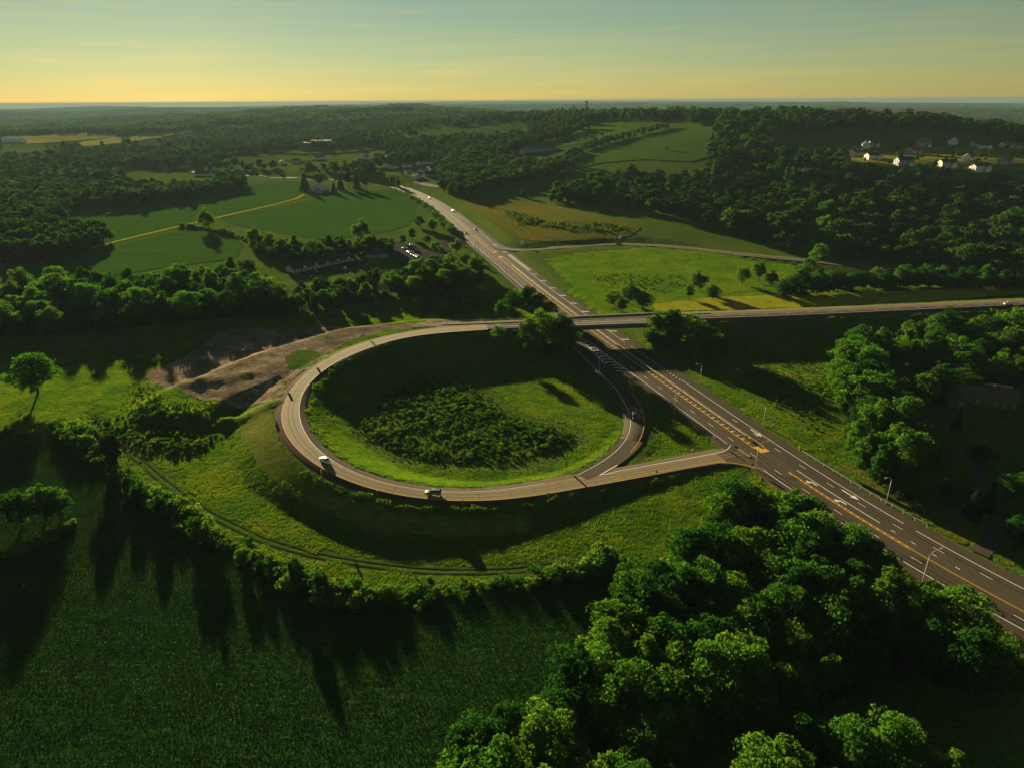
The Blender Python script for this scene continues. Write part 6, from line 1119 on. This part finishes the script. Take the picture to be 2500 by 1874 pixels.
def onground(q, dz=0): return np.c_[q, gz(q[:, 0], q[:, 1]) + dz]
midk = kinds_collection('wood_kind', [crown_mesh('crown', 70 + i, 14, w, 1.5, 26, 34, .72, M['far_leaf'], s, (.17, .27)) for i, (s, w) in enumerate((('round', 11), ('spread', 12.5), ('round', 9.5), ('tall', 9.5), ('round', 12), ('spread', 10.5)))])
underk = kinds_collection('under_kind', [KINDS[i][1] for i in (0, 1, 3, 5)])
def grove(seed):
    rng = np.random.RandomState(seed); Cc, N = [], []
    for _ in range(22):
        c = np.array([*rng.uniform(-32, 32, 2), rng.uniform(6, 12)]); r = rng.uniform(4.5, 8); d = rng.normal(size=(22, 3)); d /= np.linalg.norm(d, axis=1)[:, None]; d[:, 2] = abs(d[:, 2]) * .9 - .2
        Cc.append(c + d * r * rng.uniform(.7, 1.1, (22, 1))); N.append(d + rng.normal(0, .4, (22, 3)))
    V, Fq = leaf_quads(np.concatenate(Cc), np.concatenate(N), 2.2, rng); return mesh_arrays('grove', V, Fq, [M['far_leaf']])
grovek = kinds_collection('grove_kind', [grove(90 + i) for i in range(5)])
OPEN = ['hill_field_a', 'hill_field_b', 'hill_field_c', 'far_field_a', 'far_field_b', 'far_field_c', 'far_field_d', 'far_field_e', 'house_lawn', 'house_lawn_b', 'field_a', 'field_b', 'field_c', 'brown_meadow', 'bright_meadow', 'cark_lot', 'verge_strip', 'right_yard']
def is_open(x, y):
    r = np.zeros(np.shape(x), bool)
    for k in OPEN:
        r |= inside(x, y, PL[k])
        if PL[k][0][1] > 780:            # open land runs on a little before each far field
            for f in ((1.04, 1.09, 1.14) if 'lawn' not in k else (1.02, 1.04)): r |= inside(x * f, y * f, PL[k])
    return r
HB = np.array([p for k in ('homes', 'village', 'apartments', 'farmhouse', 'restaurant', 'grey_hall', 'school', 'white_shed_far') for p in PL[k]])
def near_house(x, y, r):
    d_ = np.full(np.shape(x), 1e9)
    for bx, by in HB: d_ = np.minimum(d_, np.minimum(np.hypot(x - bx, y - by), np.hypot(x * 1.035 - bx, y * 1.035 - by)))
    return d_ < r
HWD = np.array(PL['hill_wood'] + [[900, 440], [1500, 700], [1700, 1600], [700, 1750], [330, 1560], [300, 1180], [295, 1010], [262, 900], [120, 900], [60, 900], [10, 830]])
q = darts(HWD, 8.2, 60000, 2, 11, off_road=False)
m_ = ~is_open(q[:, 0], q[:, 1]) & ~near_house(q[:, 0], q[:, 1], 15) & (LNE.near(q[:, 0], q[:, 1]) > 26) & (LOV.near(q[:, 0], q[:, 1]) > 22)
sh_ = np.array([math.sin(SUN_AZ), math.cos(SUN_AZ)])
for L_ in (20, 40, 60, 80, 100, 120): m_ &= ~inside(q[:, 0] - sh_[0] * L_, q[:, 1] - sh_[1] * L_, PL['house_lawn'])        # trees left out sunward so the low sun reaches the lawns
for vx, vy, _h in PL['vine_tree']: m_ &= np.hypot(q[:, 0] * .96 - vx + 5, q[:, 1] * .96 - vy) > 16
q = q[m_]; rng = np.random.RandomState(12)
scatter('hill_wood', onground(q, -.5), rng.uniform(.5, 1.1, len(q)) * (1 + .45 * (rng.rand(len(q)) > .6)), midk, 'dense dark wood covering the hill on the right', 'wood')
# trees sprinkled over the estate lawns and round the houses
q = darts(PL['house_lawn'], 20, 2500, 0, 13, off_road=False); q = q[~near_house(q[:, 0], q[:, 1], 13)]
scatter('estate_shrubs', onground(q), np.random.RandomState(1).uniform(.2, .6, len(q)), midk, 'shrubs and young trees between the houses of the hill estate', 'shrubs')
# woods and hedgerows of the middle distance
rng = np.random.RandomState(14); n_ = 90000
q = np.stack([rng.uniform(-1900, 700, n_), rng.uniform(640, 2700, n_)], 1)
q = q[np.abs(q[:, 0]) < q[:, 1] * .86 + 60]
def patch(x, y, s, sd):
    return np.sin(x / s + sd) * np.sin(y / (s * .8) + sd * 2) + .7 * np.sin((x + y) / (s * .53) + sd * 3) + .5 * np.sin((x - y * 1.3) / (s * .31) + sd)
w_ = patch(q[:, 0], q[:, 1], 150, 1.7); keepm = (w_ + rng.uniform(-.5, .5, len(q)) > np.where(q[:, 1] > 1150, .05, -.25))
q = q[keepm]; q = q[~is_open(q[:, 0], q[:, 1])]; q = q[~near_house(q[:, 0], q[:, 1], 17)]; q = q[~inside(q[:, 0], q[:, 1], HWD)]
q = q[LHW.near(q[:, 0], q[:, 1]) > 30]
for f in (1.03, 1.06, 1.09, 1.12): q = q[LHW.near(q[:, 0] * f, q[:, 1] * f) > 14]
mot = np.array([[-480, 520], [-200, 430], [-20, 470], [40, 640], [60, 900], [-60, 900], [-260, 1010], [-330, 1010], [-420, 830], [-470, 640]])
q = q[~inside(q[:, 0], q[:, 1], mot)]
zn = (q[:, 0] > -60) & (q[:, 0] < 140) & (q[:, 1] < 860); q = q[~zn]
grid = {}; out = []
for x, y in q:
    g = 9.5 if y < 1500 else 12.5; k = (int(x // 13), int(y // 13))
    if any((u - x) ** 2 + (v - y) ** 2 < g * g for i in (-1, 0, 1) for j in (-1, 0, 1) for u, v in grid.get((k[0] + i, k[1] + j), ())): continue
    grid.setdefault(k, []).append((x, y)); out.append((x, y))
q = np.array(out); print('mid trees', len(q))
scatter('valley_wood', onground(q, -.5), np.random.RandomState(2).uniform(.45, 1.45, len(q)), midk, 'woods and tree lines of the valley floor in the middle distance', 'wood')
for key, g, t in (('wood_mid', 8.5, 'wood below the hill pasture right of the village'), ('hill_hedge', 8, 'tree line between the two hill pastures'), ('hill_hedge_b', 9, 'tree line along the upper hill pasture'), ('wood_left_out', 9, 'trees of the wooded band going on beyond the left frame edge'), ('motel_fill', 6.5, 'thick growth between motel and crop field'), ('wood_far_west', 8.5, 'wood at the left frame edge between the crop fields'), ('wood_far_west_b', 9, 'long wood behind the upper crop field at the left')):
    q = darts(PL[key], g, 9000, 0, 15, off_road=False); scatter('wood_belt', onground(q, -.4), np.random.RandomState(3).uniform(.85, 1.3, len(q)) * (.6 if key in ('motel_fill', 'hill_hedge') else 1), midk, t, 'wood')
# far woods as groves
rng = np.random.RandomState(16); n_ = 26000; rr = np.sqrt(rng.uniform(2500 ** 2, 11500 ** 2, n_)); aa = rng.uniform(-.78, .78, n_)
q = np.stack([rr * np.sin(aa), rr * np.cos(aa)], 1); w_ = patch(q[:, 0], q[:, 1], 420, .6) + rng.uniform(-.5, .5, n_)
q = q[(w_ > -.55)]; q = q[~is_open(q[:, 0], q[:, 1])]; print('groves', len(q))
scatter('far_wood', onground(q, -1), np.random.RandomState(4).uniform(.9, 1.5, len(q)), grovek, 'far wooded ridges and plains below the horizon', 'wood', sz=.9)
# smaller growth filling the belts between their big trees
for key, g, lo, hi, t in (('band_west', 6.0, .45, .85, 'undergrowth closing the left wooded band below the crop fields'), ('row_north', 5.0, .5, .8, 'undergrowth closing the tree row north of the overpass'), ('wood_east', 6.0, .4, .8, 'undergrowth of the right wood'), ('wood_south', 5.5, .35, .6, 'undergrowth of the lower right wood')):
    q = darts(PL[key], g, 9000, 0, 17)
    if key == 'band_west': q = q[~((q[:, 0] / q[:, 1] > -.37) & (q[:, 0] / q[:, 1] < -.17) & (np.random.RandomState(1).rand(len(q)) < .3))]
    scatter('undergrowth', onground(q, -.6), np.random.RandomState(8).uniform(lo, hi, len(q)), midk if key in ('band_west', 'row_north') else underk, t, 'undergrowth')
# scrub
def bush_mesh(seed, mat=None, lob=11, per=46, leaf=.13):
    return crown_mesh('bush', seed, 1.7, 2.2, 0.0, lob, per, leaf, mat or M['bush'], 'round', (.2, .32))
bushk = kinds_collection('bush_kind', [bush_mesh(120 + i) for i in range(5)])
def scrub(key, gap, lo, hi, label, name='scrub', n=9000, seed=20, zone=None, flat=None):
    q = darts(PL[key], gap, n, -5, seed); q = q[clear(q[:, 0], q[:, 1], -5.5)]; q = q[~inside(q[:, 0], q[:, 1], PL['hay_strip'])]
    if key == 'south_scrub': q = q[seg_nearest(q[:, 0], q[:, 1], np.c_[tr, np.zeros(len(tr))])[0] > 1.9]
    rng = np.random.RandomState(seed); big = patch(q[:, 0], q[:, 1], 9, seed) * (.16 if hi > .5 else .06)
    B_ = np.asarray(PL[key])[:, :2]; B_ = np.c_[np.vstack([B_, B_[:1]]), np.zeros(len(B_) + 1)]; fade = np.clip(seg_nearest(q[:, 0], q[:, 1], B_)[0] / 9, .3, 1)          # lower towards the margin
    return scatter(name, onground(q, -.1), np.clip((rng.uniform(lo, hi, len(q)) + big) * fade, .1, 9), bushk, label, 'scrub', tilt=.06, sz=flat)
scrub('loop_scrub', 1.2, .3, .95, 'dense green thicket filling the middle of the loop', n=18000)
scrub('west_scrub', 1.9, .35, 1.1, 'rough scrub left of the loop below the bare earth', n=12000, seed=21)
scrub('south_scrub', 2.6, .08, .30, 'low weeds on the grass band between loop and crop field', n=9000, seed=26)
scrub('east_scrub', 2.1, .25, .75, 'rough scrub between highway and right wood', n=9000, seed=22)
scrub('mid_scrub', 2.6, 1.0, 2.2, 'bushy thicket below the wooded band left of the highway', n=4000, seed=23)
scrub('meadow_scrub', 3.4, .3, .9, 'low weeds scattered over the bright meadow', n=6000, seed=24)
scrub('brown_scrub', 3.6, .6, 1.8, 'bushes scattered over the dry meadow right of the highway', n=5000, seed=25)
def hedge(key, step, spread, lo, hi, label, seed, name='hedge'):
    P = np.asarray(PL[key])[:, :2]; s = along(P); rng = np.random.RandomState(seed); d = np.arange(0, s[-1], step) ; d = np.repeat(d, 2) + rng.uniform(-step, step, len(d) * 2)
    q = np.stack([np.interp(d, s, P[:, k]) for k in (0, 1)], 1) + rng.normal(0, spread, (len(d), 2)); sc_ = rng.uniform(lo, hi, len(d)) * (1 + .35 * np.sin(d / 11.0 + seed))
    return scatter(name, onground(q, -.1), sc_, bushk, label, 'hedge', tilt=.08)
hedge('hedge_line', 1.5, 1.5, .9, 2.2, 'ragged hedge bordering the near crop field', 31)
hedge('hedge_left', 1.2, .8, .7, 1.3, 'low hedge at the left frame edge inside the near crop field', 32)
hedge('hedge_far', 2.2, 1.2, .8, 2.2, 'low hedge from the lone tree down to the motel trees', 33)
# hedge between the crop field and the far highway
dd = np.arange(H(545), H(830), 2.0); x_, y_, z_, tx_, ty_ = LHW.at(dd); rng = np.random.RandomState(34); o_ = -17 + rng.normal(0, 2.2, len(dd)); q = np.stack([x_ + ty_ * o_, y_ - tx_ * o_], 1)
scatter('hedge', onground(q, -.1), rng.uniform(1.0, 2.8, len(q)), bushk, 'dark hedge between the highway and the crop field at the far bend', 'hedge')
# ------------------------------------------------------------------ crops and grass, in small tufts
def tuft_patch(seed, size, n, hgt, wid, mat, rows=None):
    rng = np.random.RandomState(seed)
    if rows:
        ys = np.arange(-size / 2 + rows / 2, size / 2, rows); k = n // len(ys); x = np.tile(rng.uniform(-size / 2, size / 2, k), len(ys)) + rng.normal(0, .2, k * len(ys)); y = np.repeat(ys, k) + rng.normal(0, rows * .16, k * len(ys))
    else: x, y = rng.uniform(-size / 2, size / 2, (2, n))
    m = len(x); a = rng.uniform(0, 6.28, m); h = hgt * rng.uniform(.55, 1.35, m); w = wid * rng.uniform(.6, 1.4, m); ln = rng.normal(0, .35, (m, 2)) * h[:, None]
    ca, sa = np.cos(a) * w, np.sin(a) * w; zb = np.full(m, -.05)
    V = np.stack([np.stack([x - ca, y - sa, zb], 1), np.stack([x + ca, y + sa, zb], 1), np.stack([x + ca * .55 + ln[:, 0], y + sa * .55 + ln[:, 1], h], 1), np.stack([x - ca * .55 + ln[:, 0], y - sa * .55 + ln[:, 1], h * .9], 1)], 1).reshape(-1, 3)
    return mesh_arrays('tuft', V, np.arange(m * 4).reshape(-1, 4), [mat])
def canopy_patch(seed, size, n, hgt, leaf, mat, rows):
    rng = np.random.RandomState(seed); ys = np.arange(-size / 2 + rows / 2, size / 2 + .01, rows); k = n // len(ys)
    x = rng.uniform(-size / 2, size / 2, k * len(ys)); y = np.repeat(ys, k) + rng.normal(0, rows * .2, k * len(ys)); z = hgt * (1 - ((y - np.repeat(ys, k)) / (rows * .5)) ** 2 * .6) * rng.uniform(.6, 1.1, len(x))
    V, Fq = leaf_quads(np.stack([x, y, z], 1), np.stack([rng.normal(0, .5, len(x)), rng.normal(0, .5, len(x)), np.ones(len(x))], 1), leaf, rng); return mesh_arrays('crop_row', V, Fq, [mat])
ROW = math.radians(33); PS = 6.08
cropk = kinds_collection('crop_kind', [canopy_patch(140 + i, PS, 1000, .62, .115, M['cropleaf'], .76) for i in range(4)])
NFp = np.array(PL['near_field']); ca, sa = math.cos(ROW), math.sin(ROW)
u, v = np.meshgrid(np.arange(-60, 60) * PS, np.arange(-60, 60) * PS); u, v = u.ravel(), v.ravel(); qx, qy = u * ca - v * sa - 60, u * sa + v * ca + 120
m_ = inside(qx, qy, NFp) & (qy > 60) & (np.abs(qx) < qy * .78 + 40); q = np.stack([qx[m_], qy[m_]], 1); print('crop patches', len(q))
scatter('crop_rows', onground(q, .12), np.ones(len(q)), cropk, 'rows of low green crop in the dark field in the foreground', 'crop', rot=np.full(len(q), ROW) + np.random.RandomState(5).randint(0, 2, len(q)) * math.pi)
grassk = kinds_collection('grass_kind', [tuft_patch(150 + i, 3.3, 340, .17, .055, M['blade']) for i in range(4)])
gxx, gyy = np.meshgrid(np.arange(-260, 300, 3.0), np.arange(82, 420, 3.0)); rng = np.random.RandomState(6); gxx = gxx.ravel() + rng.uniform(-.6, .6, gxx.size); gyy = gyy.ravel() + rng.uniform(-.6, .6, gyy.size)
m_ = (np.abs(gxx) < gyy * .80 + 15)
for k in ('near_field', 'dirt_lot', 'wood_south', 'loop_scrub', 'wood_east', 'hay_strip'): m_ &= ~inside(gxx, gyy, PL[k])
m_ &= seg_nearest(gxx, gyy, np.c_[tr, np.zeros(len(tr))])[0] > 2.6
gxx, gyy = gxx[m_], gyy[m_]
for ln, w in ((LHW, 14.2), (LLP, 6.9), (LEX, 6.4), (LOV, 10.6)): m2 = ln.near(gxx, gyy) > w; gxx, gyy = gxx[m2], gyy[m2]
q = np.stack([gxx, gyy], 1); print('grass patches', len(q))
scatter('grass', onground(q), rng.uniform(.8, 1.5, len(q)), grassk, 'rough grass on the verges and open ground round the ramps', 'grass', align=True)
M['mblade'] = leaf_mat('meadow grass and flowers', [(.045, .125, .009), (.085, .160, .010), (.15, .175, .012)], (1.2, 1.2, .5), .5, wscale=.035, rnd=.15)
meadowk = kinds_collection('meadow_kind', [tuft_patch(160 + i, 3.3, 380, .12, .05, M['mblade']) for i in range(3)])
qq = [darts(PL[k], 4.0, 16000, 1, 41, off_road=True) for k in ('bright_meadow',)]; q = np.concatenate(qq); print('meadow patches', len(q))
scatter('meadow_grass', onground(q, .15), np.random.RandomState(9).uniform(1.4, 2.1, len(q)), meadowk, 'tall yellowing grass on the meadow beyond the overpass', 'grass', align=True)
print('box', float(ZZ.max()), float((ZZ + np.where(np.hypot(XX, YY) < 12500, 24, 0)).max()))
# ------------------------------------------------------------------ the air
m, n, l = node_mat('summer haze'); pv_ = n.new('ShaderNodeVolumePrincipled'); pv_.inputs['Density'].default_value = 7.5e-5; pv_.inputs['Color'].default_value = (.125, .185, .215, 1); pv_.inputs['Anisotropy'].default_value = 0.1
o = n.new('ShaderNodeOutputMaterial'); l.new(pv_.outputs[0], o.inputs['Volume'])
b = MB(); b.box(GX[0] - 500, GX[-1] + 500, GY[0] - 300, GY[-1] + 500, float(ZZ.min()) - 2, max(116.0, float((ZZ + np.where(np.hypot(XX, YY) < 12500, 24, 0)).max()) + 1)); hz = b.build('haze', m); tag(hz, 'thin bluish summer haze over the whole valley', 'haze', kind='stuff')
